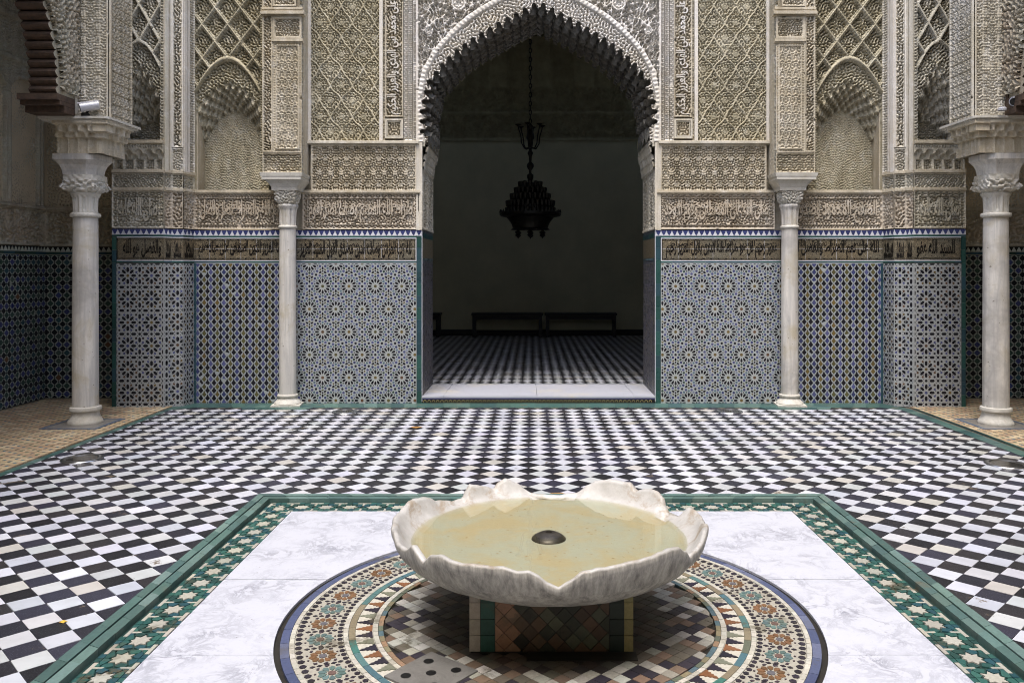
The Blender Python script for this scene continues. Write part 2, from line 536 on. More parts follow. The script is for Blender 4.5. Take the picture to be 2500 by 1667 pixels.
_rc = [0]
def relief(name, fr, w, h, fn, mat, parent, res=.008, mask=None, **kw):
    nx = max(2, int(round(w / res)) + 1); ny = max(2, int(round(h / res)) + 1)
    u = np.linspace(0, w, nx); v = np.linspace(0, h, ny)
    U, V = np.meshgrid(u, v)
    H = fn(U, V)
    _rc[0] += 1
    wear = samp(noise_cell(3.3, 2.9, .42, 900, False, .02), U + _rc[0] * .77 + fr.side, V + _rc[0] * .31)
    chip = samp(noise_cell(2.3, 1.9, .10, 901, False, .01), U + _rc[0] * .53, V + _rc[0] * .91 + fr.side * .4)
    small = np.abs(H) < .05
    H = np.where(small, H * np.clip(1 - .16 * np.maximum(wear, 0), .55, 1), H)
    H = np.where(small & (chip + .5 * wear > 2.35), np.minimum(H, -.012) * .6, H)
    P = fr.arr(U, V, H).reshape(-1, 3)
    idx = np.arange(nx * ny).reshape(ny, nx)
    a, b, c, d = idx[:-1, :-1], idx[:-1, 1:], idx[1:, 1:], idx[1:, :-1]
    q = np.stack([a, b, c, d], -1) if fr.side > 0 else np.stack([a, d, c, b], -1)
    if mask is not None:
        K = mask(U, V)
        keep = (K[:-1, :-1] & K[:-1, 1:] & K[1:, 1:] & K[1:, :-1])
        q = q[keep]
    q = q.reshape(-1, 4)
    me = bpy.data.meshes.new(name)
    me.vertices.add(len(P)); me.vertices.foreach_set('co', P.astype(np.float32).ravel())
    me.loops.add(q.size); me.loops.foreach_set('vertex_index', q.astype(np.int32).ravel())
    me.polygons.add(len(q))
    me.polygons.foreach_set('loop_start', np.arange(0, q.size, 4, dtype=np.int32))
    me.materials.append(mat)
    me.update(calc_edges=True)
    return link(bpy.data.objects.new(name, me), parent, **kw)

def fbox(bag, fr, u0, u1, v0, v1, h0, h1, col=(1, 1, 1, 1)):
    a = [fr.P(u0, v0, h1), fr.P(u1, v0, h1), fr.P(u1, v1, h1), fr.P(u0, v1, h1)]
    b = fr.P(u0, v0, h0)
    bag.prism(a, tuple(b[i] - a[0][i] for i in range(3)), col)

def frame_strips(bag, fr, u0, u1, v0, v1, wd, h0, h1, col=(1, 1, 1, 1)):
    fbox(bag, fr, u0, u1, v0, v0 + wd, h0, h1, col); fbox(bag, fr, u0, u1, v1 - wd, v1, h0, h1, col)
    fbox(bag, fr, u0, u0 + wd, v0 + wd, v1 - wd, h0, h1, col); fbox(bag, fr, u1 - wd, u1, v0 + wd, v1 - wd, h0, h1, col)

# ------------------------------------------------------------------ Arabic lettering
FORMS = {  # isolated, final, initial, medial
 'ا': ('\ufe8d', '\ufe8e', None, None), 'ب': ('\ufe8f', '\ufe90', '\ufe91', '\ufe92'), 'ت': ('\ufe95', '\ufe96', '\ufe97', '\ufe98'),
 'ج': ('\ufe9d', '\ufe9e', '\ufe9f', '\ufea0'), 'ح': ('\ufea1', '\ufea2', '\ufea3', '\ufea4'), 'خ': ('\ufea5', '\ufea6', '\ufea7', '\ufea8'),
 'د': ('\ufea9', '\ufeaa', None, None), 'ذ': ('\ufeab', '\ufeac', None, None), 'ر': ('\ufead', '\ufeae', None, None), 'ز': ('\ufeaf', '\ufeb0', None, None),
 'س': ('\ufeb1', '\ufeb2', '\ufeb3', '\ufeb4'), 'ص': ('\ufeb9', '\ufeba', '\ufebb', '\ufebc'), 'ض': ('\ufebd', '\ufebe', '\ufebf', '\ufec0'),
 'ط': ('\ufec1', '\ufec2', '\ufec3', '\ufec4'), 'ظ': ('\ufec5', '\ufec6', '\ufec7', '\ufec8'), 'ع': ('\ufec9', '\ufeca', '\ufecb', '\ufecc'),
 'غ': ('\ufecd', '\ufece', '\ufecf', '\ufed0'), 'ف': ('\ufed1', '\ufed2', '\ufed3', '\ufed4'), 'ق': ('\ufed5', '\ufed6', '\ufed7', '\ufed8'),
 'ك': ('\ufed9', '\ufeda', '\ufedb', '\ufedc'), 'ل': ('\ufedd', '\ufede', '\ufedf', '\ufee0'), 'م': ('\ufee1', '\ufee2', '\ufee3', '\ufee4'),
 'ن': ('\ufee5', '\ufee6', '\ufee7', '\ufee8'), 'ه': ('\ufee9', '\ufeea', '\ufeeb', '\ufeec'), 'و': ('\ufeed', '\ufeee', None, None),
 'ى': ('\ufeef', '\ufef0', None, None), 'ي': ('\ufef1', '\ufef2', '\ufef3', '\ufef4'), 'ث': ('\ufe99', '\ufe9a', '\ufe9b', '\ufe9c'), 'ش': ('\ufeb5', '\ufeb6', '\ufeb7', '\ufeb8')}
def shape_ar(s):
    out = []
    for i, ch in enumerate(s):
        if ch not in FORMS: out.append(ch); continue
        prev = i > 0 and s[i - 1] in FORMS and FORMS[s[i - 1]][2] is not None
        nxt = i < len(s) - 1 and s[i + 1] in FORMS
        f = FORMS[ch]
        joins_next = nxt and f[2] is not None
        g = f[3] if prev and joins_next else f[2] if joins_next else f[1] if prev else f[0]
        out.append(g)
    return ''.join(reversed(out))

def letters_2d(text, w, h, resu=2, bold=0.0):
    c = bpy.data.curves.new('lettering', 'FONT'); c.body = shape_ar(text); c.size = 1; c.resolution_u = resu; c.offset = bold
    o = bpy.data.objects.new('lettering', c); COL.objects.link(o)
    bpy.context.view_layer.update()
    dg = bpy.context.evaluated_depsgraph_get()
    me = bpy.data.meshes.new_from_object(o.evaluated_get(dg))
    n = len(me.vertices); co = np.zeros(n * 3); me.vertices.foreach_get('co', co); co = co.reshape(-1, 3)
    faces = [tuple(p.vertices) for p in me.polygons]
    bpy.data.objects.remove(o); bpy.data.curves.remove(c); bpy.data.meshes.remove(me)
    lo, hi = co.min(0), co.max(0)
    co[:, 0] = (co[:, 0] - lo[0]) / (hi[0] - lo[0]) * w
    # upright strokes pulled tall, descenders kept short as in the photographed script
    y = co[:, 1]
    co[:, 1] = (y - lo[1]) / (hi[1] - lo[1]) * h
    return co[:, :2], faces

def lettering(fr, text, u0, v0, w, h, thick, mat, parent, h0=0.0, name='lettering', bold=0.0, warp=None):
    """one mesh of raised letters; on the mirrored side the reading direction stays right to left"""
    co, faces = letters_2d(text, w, h, bold=bold)
    if fr.side < 0: co = np.stack([w - co[:, 0], co[:, 1]], -1)
    bag_v = []
    top = [fr.P(u0 + x, v0 + y, h0 + thick) for x, y in co]
    base = [fr.P(u0 + x, v0 + y, h0) for x, y in co]
    cnt = {}
    for f in faces:
        for i in range(len(f)):
            e = (f[i], f[(i + 1) % len(f)]); k = (min(e), max(e))
            cnt.setdefault(k, []).append(e)
    n = len(top)
    F = list(faces)
    if thick > .002:
        for k, es in cnt.items():
            if len(es) == 1:
                a, b = es[0]; F.append((b, a, n + a, n + b))
    me = bpy.data.meshes.new(name); me.from_pydata(top + base, [], F); me.materials.append(mat); me.update()
    return link(bpy.data.objects.new(name, me), parent)

# ------------------------------------------------------------------ mosaics
C_BLACK, C_WHITE = L(24, 24, 30), L(206, 208, 214)
C_BLUE, C_LILAC, C_TEALG = L(58, 64, 106), L(80, 84, 126), L(92, 116, 126)
C_OLIVE, C_OCHRE, C_BROWN, C_GREEN = L(92, 88, 54), L(106, 90, 50), L(98, 72, 52), L(50, 70, 62)
C_TEAL = L(44, 78, 73)
C_TEAL2 = L(48, 74, 82)

def rot(pts, a, cx=0, cy=0, s=1):
    ca, sa = cos(a) * s, sin(a) * s
    return [(cx + x * ca - y * sa, cy + x * sa + y * ca) for x, y in pts]
def ngon(n, r, a0=0):
    return [(r * cos(a0 + 2 * pi * i / n), r * sin(a0 + 2 * pi * i / n)) for i in range(n)]
def star(n, r, k=.6, a0=0):
    return [((r if i % 2 == 0 else r * k) * cos(a0 + pi * i / n), (r if i % 2 == 0 else r * k) * sin(a0 + pi * i / n)) for i in range(2 * n)]

def star12(w, h, rng):
    """hexagonal arrangement of twelve-petalled stars, u=0 and v=h on star centres"""
    a = .3125; b = a * sqrt(3) / 2
    out = []
    petal = [(.125, 0), (.19, .036), (.262, .041), (.293, 0), (.262, -.041), (.19, -.036)]
    kite = [(.308, 0), (.350, .047), (.404, 0.020), (.404, -.020), (.350, -.047)]
    rows = int(h / b) + 3
    for j in range(-1, rows):
        cy = h - j * b
        for i in range(-2, int(w / a) + 3):
            cx = (i + (.5 if j % 2 else 0)) * a
            out.append((rot(star(12, .062, .8), 0, cx, cy, a), rng.choice([C_OCHRE, C_OCHRE, C_OLIVE, C_BROWN]), 0))
            for k in range(12):
                t = k * pi / 6
                out.append((rot(petal, t, cx, cy, a), C_BLACK, 0))
                out.append((rot(kite, t, cx, cy, a), rng.choice([C_TEALG, C_TEALG, L(130, 140, 160), C_GREEN]), 0))
                t2 = t + pi / 12
                out.append((rot(star(5, .036, .5), t2, cx + .31 * a * cos(t2), cy + .31 * a * sin(t2), a), C_BLACK, 0))
                out.append((rot(ngon(7, .050), t2, cx + .413 * a * cos(t2), cy + .413 * a * sin(t2), a), rng.choice([C_LILAC, C_LILAC, C_BLUE]), 0))
            for k in range(3):
                t = k * pi / 3
                out.append((rot(star(8, .052, .78), t, cx + .5 * a * cos(t), cy + .5 * a * sin(t), a), C_BLACK, 0))
            for k in range(2):
                t = pi / 2 + k * pi / 3                     # two threefold points per star
                px, py = cx + a / sqrt(3) * cos(t), cy + a / sqrt(3) * sin(t)
                out.append((rot(ngon(6, .036), pi / 6, px, py, a), C_BLACK, 0))
                for q in range(3):
                    ta = t + pi + pi / 3 + q * 2 * pi / 3 if k == 0 else t + pi + pi / 3 + q * 2 * pi / 3
                    arm = [(.06, .034), (.13, .034), (.175, 0), (.13, -.034), (.06, -.034)]
                    out.append((rot(arm, ta, px, py, a), C_BLACK, 0))
                    ch = [(.075, 0), (.095, .05), (.115, .03), (.138, 0), (.115, -.03), (.095, -.05)]
                    out.append((rot(ch, ta + pi / 3, px, py, a), rng.choice([C_OLIVE, C_OCHRE, C_OLIVE]), 0))
    return out

def star8(w, h, rng, u_off=0.0, p=.272):
    out = []
    hx = [(-.112, 0), (-.066, .054), (.066, .054), (.112, 0), (.066, -.054), (-.066, -.054)]
    kt = [(-.060, 0), (0, .058), (.056, .024), (.056, -.024), (0, -.058)]
    for j in range(-1, int(h / p) + 2):
        for i in range(-1, int(w / p) + 2):
            cx, cy = i * p + u_off, h - .265 * p * 2 / 2 - j * p * .985 - .07
            c = rng.choice([C_OCHRE, C_LILAC, C_BLUE, C_BROWN])
            cc = rng.choice([C_LILAC, C_OCHRE, C_BROWN, C_LILAC])
            out.append((rot(star(8, .068, .76), 0, cx, cy, p), c, 0))
            for (x, y) in ((.5, 0), (0, .5), (.5, .5)):
                out.append((rot(star(8, .062, .76), 0, cx + x * p, cy + y * p, p), C_BLACK, 0))
            for (x, y, t) in ((.25, 0, 0), (-.25, 0, 0), (.25, .5, 0), (-.25, .5, 0), (0, .25, pi / 2), (0, -.25, pi / 2), (.5, .25, pi / 2), (.5, -.25, pi / 2)):
                out.append((rot(hx, t, cx + x * p, cy + y * p, p), C_BLACK, 1))
            for sx in (1, -1):
                for sy in (1, -1):
                    out.append((rot(hx, atan2(sy, sx), cx + sx * .168 * p, cy + sy * .165 * p, p * .95), C_BLACK, 1))
                    out.append((rot(kt, atan2(sy * .31, sx * .15), cx + sx * .145 * p, cy + sy * .315 * p, p * .9), cc, 0))
                    out.append((rot(kt, atan2(sy * .13, sx * .36), cx + sx * .355 * p, cy + sy * .14 * p, p * .9), cc, 0))
                    out.append((rot(kt, atan2(sy, sx), cx + sx * .35 * p, cy + sy * .32 * p, p * .9), rng.choice([C_BLACK, L(50, 44, 40)]), 0))
                    for (x, y) in ((.1, .1), (.12, .42), (.4, .08), (.42, .42), (.24, .1), (.1, .24)):
                        out.append((rot(ngon(3, .028), rng.random() * 6, cx + sx * x * p, cy + sy * y * p, p), C_BLACK, 0))
    return out

def scale_lattice(w, h, rng):
    a, b = .0777, .0905
    sh = [(0, .052), (.010, .030), (.013, .020), (.027, .006), (.026, -.004), (.012, -.018), (0, -.036), (-.012, -.018), (-.026, -.004), (-.027, .006), (-.013, .020), (-.010, .030)]
    out = []
    for j in range(-1, int(h / b) + 2):
        for i in range(-1, int(w / a) + 2):
            out.append((rot(sh, 0, i * a + .03, h - .06 - j * b, .98), vary(C_BLACK, .2, rng), 1))
            col = (C_LILAC if rng.random() < .5 else C_BLUE) if i % 2 else rng.choice([C_OLIVE, C_OCHRE, C_OLIVE])
            out.append((rot(sh, 0, (i + .5) * a + .03, h - .015 - j * b, .90), col, 1))
    return out

def diamond_lattice(w, h, rng):
    a = .1
    out = []
    for j in range(-1, int(h / a) + 3):
        for i in range(-1, int(w / a) + 3):
            out.append((rot(ngon(4, .038), 0, i * a, h - .04 - j * a), C_BLACK, 1))
            out.append((rot(ngon(4, .038), 0, (i + .5) * a, h - .09 - j * a), rng.choice([C_BLUE, C_GREEN, C_GREEN, C_BLUE, L(70, 84, 78), C_TEAL2] + ([C_BROWN] if rng.random() < .1 else [])), 1))
            for (x, y) in ((.5, 0), (0, .5)):
                out.append((rot(ngon(5, .010), 0, (i + x) * a, h - .04 - (j - y) * a), C_BLACK, 0))
    return out

budget = {}
def mosaic_panel(fr, u0, u1, v0, v1, pieces, parent, name, ground=L(196, 200, 210), mat=None, h=.0025, hbase=.004, label=None, gmat=None):
    """white glazed ground slab (the part) carrying the coloured pieces (its sub-parts)"""
    mat = mat or M['glaze']
    g = Bag(); fbox(g, fr, u0, u1, v0, v1, -.05, hbase, ground)
    base = g.build(name, gmat or mat, parent, label=label)
    mass = Bag(); singles = []
    for poly, col, ind in pieces:
        p = clip_rect([(x + u0, y + v0) for x, y in poly], u0 + .004, u1 - .004, v0 + .004, v1 - .004)
        if not p: continue
        jit = R.uniform(-.0006, .0006)
        tx, ty = R.gauss(0, .018), R.gauss(0, .018); mx, my = p[0]
        pts = [fr.P(x, y, hbase + h + jit + tx * (x - mx) + ty * (y - my)) for x, y in p]
        q = fr.P(p[0][0], p[0][1], hbase)
        off = tuple(q[i] - pts[0][i] for i in range(3))
        c = vary(col, .18)
        if ind: singles.append((pts, off, c))
        else: mass.prism(pts, off, c)
    lim = budget.setdefault(parent.name, 300)
    if len(singles) > lim: R.shuffle(singles) if False else None
    for pts, off, c in singles[:lim]:
        b = Bag(); b.prism(pts, off, c); b.build('tile', mat, base)
    budget[parent.name] -= min(lim, len(singles))
    for pts, off, c in singles[lim:]: mass.prism(pts, off, c)
    if mass.f: mass.build('tile_pieces', mat, base, kind='stuff')
    return base

def band_tiles(fr, u0, u1, v0, v1, step, col, parent, name='border_tile', horizontal=True, h=.006, gap=.0018, indiv=True):
    """a run of border tiles, each its own piece"""
    n = max(1, round(((u1 - u0) if horizontal else (v1 - v0)) / step))
    mass = Bag()
    for i in range(n):
        if horizontal:
            a, b = u0 + (u1 - u0) * i / n + gap / 2, u0 + (u1 - u0) * (i + 1) / n - gap / 2
            r = (a, b, v0, v1)
        else:
            a, b = v0 + (v1 - v0) * i / n + gap / 2, v0 + (v1 - v0) * (i + 1) / n - gap / 2
            r = (u0, u1, a, b)
        bg_ = Bag() if indiv and budget.setdefault('b' + parent.name, 290) > 0 else mass
        fbox(bg_, fr, r[0], r[1], r[2], r[3], -.02, h + R.uniform(-.001, .001), vary(R.choice([col, col, C_TEAL2]), .22))
        if bg_ is not mass:
            bg_.build(name, M['glaze'], parent); budget['b' + parent.name] -= 1
    if mass.f: mass.build('border_tiles', M['glaze'], parent, kind='stuff')

def merlons(fr, u0, u1, v0, v1, parent, fg, ground, step=.064, inv=True):
    g = Bag(); fbox(g, fr, u0, u1, v0, v1, -.05, .004, ground)
    base = g.build('merlon_band', M['glaze'], parent)
    b = Bag(); h = v1 - v0
    n = max(1, round((u1 - u0) / step)); st = (u1 - u0) / n
    prof = [(.46, 1), (.46, .82), (.34, .72), (.34, .56), (.22, .46), (.22, .32), (.10, .22), (.0, .06)]
    for i in range(n):
        c = u0 + (i + .5) * st
        pts = [(c + x * st, (v0 + y * h) if inv else (v1 - y * h)) for x, y in prof] + [(c - x * st, (v0 + y * h) if inv else (v1 - y * h)) for x, y in reversed(prof[:-1])]
        P = [fr.P(x, y, .0065) for x, y in pts]; q = fr.P(pts[0][0], pts[0][1], .004)
        b.prism(P, tuple(q[k] - P[0][k] for k in range(3)), vary(fg, .15))
    b.build('merlon_tiles', M['glaze'], base, kind='stuff')
    return base

TOP = 5.5
Y0 = 9.77
# ------------------------------------------------------------------ courtyard floor
DT = .191
def split_out(poly, x0, x1, y0, y1):
    """pieces of a convex polygon outside the rectangle x0..x1, y0..y1"""
    res = []
    a = clip(poly, 0, -1, -y1)
    if len(a) >= 3: res.append(a)
    r = clip(poly, 0, 1, y1)
    if len(r) >= 3:
        a = clip(r, 1, 0, x0)
        if len(a) >= 3: res.append(a)
        a = clip(r, -1, 0, -x1)
        if len(a) >= 3: res.append(a)
    return [p for p in res if area(p) > 3e-5]

court = bpy.data.objects.new('courtyard_floor', None)
b = Bag(); b.box(-4.24, 4.36, 5.70, 9.9, -.2, -.008, (1, 1, 1, 1)); b.box(-4.24, .06 - 1.93, .8, 5.699, -.2, -.008); b.box(.06 + 1.93, 4.36, .8, 5.699, -.2, -.008)
court = b.build('courtyard_floor', M['grout'], kind='structure')
KX0, KX1, KY1 = .06 - 1.97, .06 + 1.97, 5.75
CX, CY = .076, 3.8
edge_l, edge_r = -4.09, 4.17
tiles = []
whites = [L(180, 182, 190), L(186, 187, 190), L(172, 176, 178), L(178, 180, 184), L(182, 184, 196), L(192, 194, 204), L(182, 185, 192), L(172, 176, 186), L(178, 180, 188), L(174, 172, 168)]
blacks = [L(36, 36, 44), L(30, 30, 34), L(44, 44, 56), L(24, 24, 27), L(40, 38, 40)]
rt = random.Random(3)
for k in range(0, 82):
    for i in range(-26, 27):
        half = k % 2
        cx = -.033 + (i + .5 * half) * DT; cy = 9.379 - k * DT / 2
        if cy < 2.3: continue
        s = DT / 2 - .0019
        j = lambda: rt.uniform(-.0019, .0019)
        p = [(cx + s + j(), cy + j()), (cx + j(), cy + s + j()), (cx - s + j(), cy + j()), (cx + j(), cy - s + j())]
        for (a_, b_, c_) in ((-1, 0, -edge_l), (1, 0, edge_r), (0, 1, 9.474), (1, 1, edge_r + 9.30), (-1, 1, -edge_l + 9.30)):
            if len(p) >= 3: p = clip(p, a_, b_, c_)
        if len(p) < 3 or area(p) < 2e-5: continue
        pieces = split_out(p, KX0, KX1, 0, KY1) if (cy < KY1 + .1 and KX0 - .1 < cx < KX1 + .1) else [p]
        if not pieces: continue
        col = vary(rt.choice(blacks) if half == 0 else rt.choice(whites), .12 if half == 0 else .06, rt)
        tiles.append((cx, cy, pieces, col, half))
def inview(x, y): return -1300 / 2010 * y - .1 < x < 1200 / 2010 * y + .1 and y > 3.1
tiles.sort(key=lambda t: (not inview(t[0], t[1]), t[1]))
mass = Bag()
for n_, (cx, cy, pieces, col, half) in enumerate(tiles):
    bg_ = Bag() if n_ < 300 else mass
    z = rt.uniform(-.0008, .0008)
    tx, ty = rt.uniform(-.011, .011), rt.uniform(-.011, .011)
    for p in pieces:
        bg_.prism([(x, y, z + (x - cx) * tx + (y - cy) * ty) for x, y in p], (0, 0, -.009), col)
    if bg_ is not mass: bg_.build('tile', M['floor'], court)
mass.build('floor_tiles', M['floor'], court, kind='stuff')

def strip(parent, A, B, z0, z1, step, col, mat, name='border_tile', limit=400, jit=.0008, flat=True):
    """tiles between two parallel polylines"""
    mass = Bag(); cnt = 0
    for k in range(len(A) - 1):
        a0, a1, b0, b1 = A[k], A[k + 1], B[k], B[k + 1]
        ln = hypot(a1[0] - a0[0], a1[1] - a0[1]); n = max(1, round(ln / step))
        for i in range(n):
            t0, t1 = (i + .006) / n, (i + .994) / n
            lp = lambda p, q, t: (p[0] + (q[0] - p[0]) * t, p[1] + (q[1] - p[1]) * t)
            q = [lp(a0, a1, t0), lp(a0, a1, t1), lp(b0, b1, t1), lp(b0, b1, t0)]
            dz = R.uniform(-jit, jit)
            pts = [(x, y, z1 + dz) for x, y in q]
            bg_ = Bag() if cnt < limit else mass
            bg_.prism(pts, (0, 0, z0 - z1 - dz), vary(R.choice(col), .15))
            if bg_ is not mass: bg_.build(name, mat, parent)
            cnt += 1
    if mass.f: mass.build('border_tiles', mat, parent, kind='stuff')

TEALS = [L(58, 88, 84), L(68, 98, 92), L(54, 82, 82), L(80, 106, 100)]
for s in (1, -1):
    ex = edge_r if s > 0 else edge_l
    e = abs(ex - .04)
    T_ = lambda pts: [(.04 + s * x, y) for x, y in pts]
    inner = [(0, 9.476), (e - .18, 9.476), (e - .002, 9.302), (e, 1.5)]
    outer = [(0, 9.772), (e - .04, 9.772), (e + .13, 9.36), (e + .11, 1.5)]
    strip(court, T_(inner), T_(outer), -.008, .002, .15, TEALS, M['glaze_worn'])
    # narrow outer fillet beyond the groove
    strip(court, T_([(e + .17, 9.36), (e + .125, 1.5)]), T_([(e + .19, 9.36), (e + .16, 1.5)]), -.008, .012, .3, TEALS, M['glaze_worn'])
    # green patch round the slender column
    c0 = 2.94 + .03
    strip(court, T_([(c0 - .40, 9.45), (c0 + .42, 9.45)]), T_([(c0 - .36, 9.60), (c0 + .36, 9.60)]), .001, .0065, .14, TEALS, M['glaze_worn'])
    strip(court, T_([(c0 - .36, 9.32), (c0 + .36, 9.32)]), T_([(c0 - .42, 9.45), (c0 + .42, 9.45)]), .001, .0065, .14, TEALS, M['glaze_worn'])

# gallery floors either side
for s in (1, -1):
    x0 = 4.30 if s > 0 else 4.28 - .08
    g = Bag()
    xa, xb = sorted((.04 + s * (x0 - .0), .04 + s * 6.1))
    g.box(xa, xb, .8, 10.1, -.2, .004)
    gf = g.build('gallery_floor', M['grout'], kind='structure')
    rb = random.Random(11 + s)
    bricks = []
    Lb, Wb = .118, .05
    nrow = int((10.05 - 5.2) / Wb)
    for r_ in range(nrow):
        y = 10.04 - r_ * Wb
        for c_ in range(int(1.8 / (Lb + .03)) + 2):
            x = xa + .01 + c_ * (Lb + .03) + (r_ % 2) * (Lb + .03) / 2 - .08
            q = clip_rect([(x, y - Wb + .002), (x + Lb, y - Wb + .002), (x + Lb, y - .002), (x, y - .002)], xa + .004, xb - .004, 5, 10.05)
            if q: bricks.append((q, vary(rb.choice([L(178, 160, 128), L(170, 150, 120), L(188, 172, 142), L(166, 142, 114), L(160, 136, 110)]), .08, rb), y, 1))
            q = clip_rect([(x + Lb + .003, y - Wb + .012), (x + Lb + .027, y - Wb + .012), (x + Lb + .027, y - .012), (x + Lb + .003, y - .012)], xa + .004, xb - .004, 5, 10.05)
            if q: bricks.append((q, vary(rb.choice([L(82, 110, 122), L(96, 112, 92), L(104, 104, 96)]), .15, rb), y, 0))
    bricks.sort(key=lambda t: (t[3] == 0, not (t[2] < 9.99 and abs(t[0][0][0]) < t[2] * .66), t[2]))
    m_ = Bag()
    for n_, (q, col, y, big) in enumerate(bricks):
        bg_ = Bag() if n_ < 280 and big else m_
        bg_.prism([(x, yy, .014 + rb.uniform(-.001, .001)) for x, yy in q], (0, 0, -.012), col)
        if bg_ is not m_: bg_.build('tile', M['bejmat'], gf)
    m_.build('paving_tiles', M['bejmat'], gf, kind='stuff')
    # blue grey square of tile round the column foot
    m_ = Bag(); cxx = AX + s * 4.655; cyy = 8.4
    for i in range(4):
        a = pi / 2 * i
        pp = rot([(-.34, .27), (.34, .27), (.27, .34 - .0), (-.27, .34)], a, cxx, cyy)
        pp = rot([(-.285, .285), (.285, .285), (.25, .25), (-.25, .25)], a, cxx, cyy)
        m_.prism([(x, y, .0185) for x, y in pp], (0, 0, -.006), L(82, 96, 116))
    m_.prism([(x, y, .0175) for x, y in rot([(-.248, .248), (.248, .248), (.248, -.248), (-.248, -.248)], 0, cxx, cyy)], (0, 0, -.006), L(122, 118, 112))
    m_.build('column_foot_tiles', M['glaze_worn'], gf)

# ------------------------------------------------------------------ fountain carpet: kerb, star border, marble, roundel
plat = Bag(); plat.box(KX0 + .02, KX1 - .02, .9, KY1 - .02, -.2, -.0165)
plat = plat.build('fountain_pavement', M['grout'], kind='structure')
kb = thing('fountain_kerb', 'raised green glazed tile kerb framing the marble floor round the fountain', 'kerb')
kw_ = .052
for (off, z1, stp, w0) in ((0, .028, .16, 0), (.056, .024, .14, .056)):
    a0, a1 = off, off + .05
    for (A, B) in (([(KX0 + a0, 1.2), (KX0 + a0, KY1 - a0)], [(KX0 + a1, 1.2), (KX0 + a1, KY1 - a1)]),
                   ([(KX0 + a0, KY1 - a0), (KX1 - a0, KY1 - a0)], [(KX0 + a1, KY1 - a1), (KX1 - a1, KY1 - a1)]),
                   ([(KX1 - a0, KY1 - a0), (KX1 - a0, 1.2)], [(KX1 - a1, KY1 - a1), (KX1 - a1, 1.2)])):
        strip(kb, A, B, -.012, z1, stp, [L(76, 102, 97), L(90, 114, 108), L(70, 94, 91), L(98, 120, 114)], M['glaze_worn'], name='kerb_tile', jit=.0015)
# border bed: green glazed ground with white stars and T shapes
K2 = .118; K3 = .118 + .205
bed = Bag()
gx0, gx1, gy = KX0 + K2, KX1 - K2, KY1 - K2
hx0, hx1, hy = KX0 + K3, KX1 - K3, KY1 - K3
star_w = L(158, 156, 145)
class Lay: pass
def border_pattern(origin, du, dv, length):
    """u along the border, v across (0 outer .. .205 inner)"""
    P = lambda u, v: (origin[0] + du[0] * u + dv[0] * v, origin[1] + du[1] * u + dv[1] * v)
    st = .162; n = int(length / st) + 1; W = .205
    res = []
    for i in range(n):
        u = (i + .5) * st
        sp = [(.062, .0), (.034, .016), (.042, .044), (.014, .034), (0, .05), (-.014, .034), (-.042, .044), (-.034, .016), (-.062, 0), (-.034, -.016), (-.042, -.044), (-.014, -.034), (0, -.05), (.014, -.034), (.042, -.044), (.034, -.016)]
        res.append(([P(u + x * .84, W / 2 + y * .84) for x, y in sp], star_w, 1))
        for vv, d in ((.018, 1), (W - .018, -1)):
            uu = i * st + .0
            res.append(([P(uu - .044, vv - .009), P(uu + .044, vv - .009), P(uu + .044, vv + .009), P(uu - .044, vv + .009)], star_w, 1))
            res.append(([P(uu - .007, vv + d * .008), P(uu + .007, vv + d * .008), P(uu + .007, vv + d * .052), P(uu - .007, vv + d * .052)], star_w, 1))
        # green infill shapes round each star
        for sx in (1, -1):
            for sy in (1, -1):
                res.append(([P(u + sx * .066, W / 2 + sy * .003), P(u + sx * .038, W / 2 + sy * .018), P(u + sx * .046, W / 2 + sy * .047), P(u + sx * .068, W / 2 + sy * .052), P(u + sx * .079, W / 2 + sy * .030)], None, 0))
                res.append(([P(u + sx * .002, W / 2 + sy * .054), P(u + sx * .016, W / 2 + sy * .038), P(u + sx * .043, W / 2 + sy * .049), P(u + sx * .060, W / 2 + sy * .057), P(u + sx * .034, W / 2 + sy * .074), P(u + sx * .002, W / 2 + sy * .072)], None, 0))
                res.append(([P(u + sx * .002, W / 2 + sy * .075), P(u + sx * .034, W / 2 + sy * .077), P(u + sx * .034, W / 2 + sy * .1005), P(u + sx * .002, W / 2 + sy * .1005)], None, 0))
                res.append(([P(u + sx * .071, W / 2 + sy * .055), P(u + sx * .071, W / 2 + sy * .074), P(u + sx * .037, W / 2 + sy * .074), P(u + sx * .062, W / 2 + sy * .058)], None, 0))
    return res
bb = Bag()
for (xa_, xb_, ya_, yb_) in ((gx0 - .02, hx0 + .004, .95, gy + .02), (hx1 - .004, gx1 + .02, .95, gy + .02), (hx0 + .0041, hx1 - .0041, hy - .004, gy + .02)):
    bb.poly([(xa_, ya_, -.0085), (xb_, ya_, -.0085), (xb_, yb_, -.0085), (xa_, yb_, -.0085)], L(36, 58, 54))
bb.build('border_bed', M['mosaic_worn'], plat)
runs = [((gx0, 1.2), (0, 1), (1, 0), gy - 1.2, lambda p: all(y - gy <= -(x - gx0) * -1 * -1 + .0 or True for x, y in p)),
        ((gx1, 1.2), (0, 1), (-1, 0), gy - 1.2, None), ((gx0, gy), (1, 0), (0, -1), gx1 - gx0, None)]
m_ = Bag(); cnt = 0
allp = []
for ri, (o_, du, dv, ln, _) in enumerate(runs):
    for poly, col, ind in border_pattern(o_, du, dv, ln):
        # mitre at the corners
        if ri == 0: poly = clip(poly, 1, 1, gx0 + gy - .004)
        elif ri == 1: poly = clip(poly, -1, 1, gy - gx1 - .004)
        else:
            poly = clip(poly, -1, -1, -(gx0 + gy) - .004)
            poly = clip(poly, 1, -1, gx1 - gy - .004) if len(poly) > 2 else poly
        if len(poly) < 3 or area(poly) < 1e-5: continue
        allp.append((poly, col, ind))
fixed = []
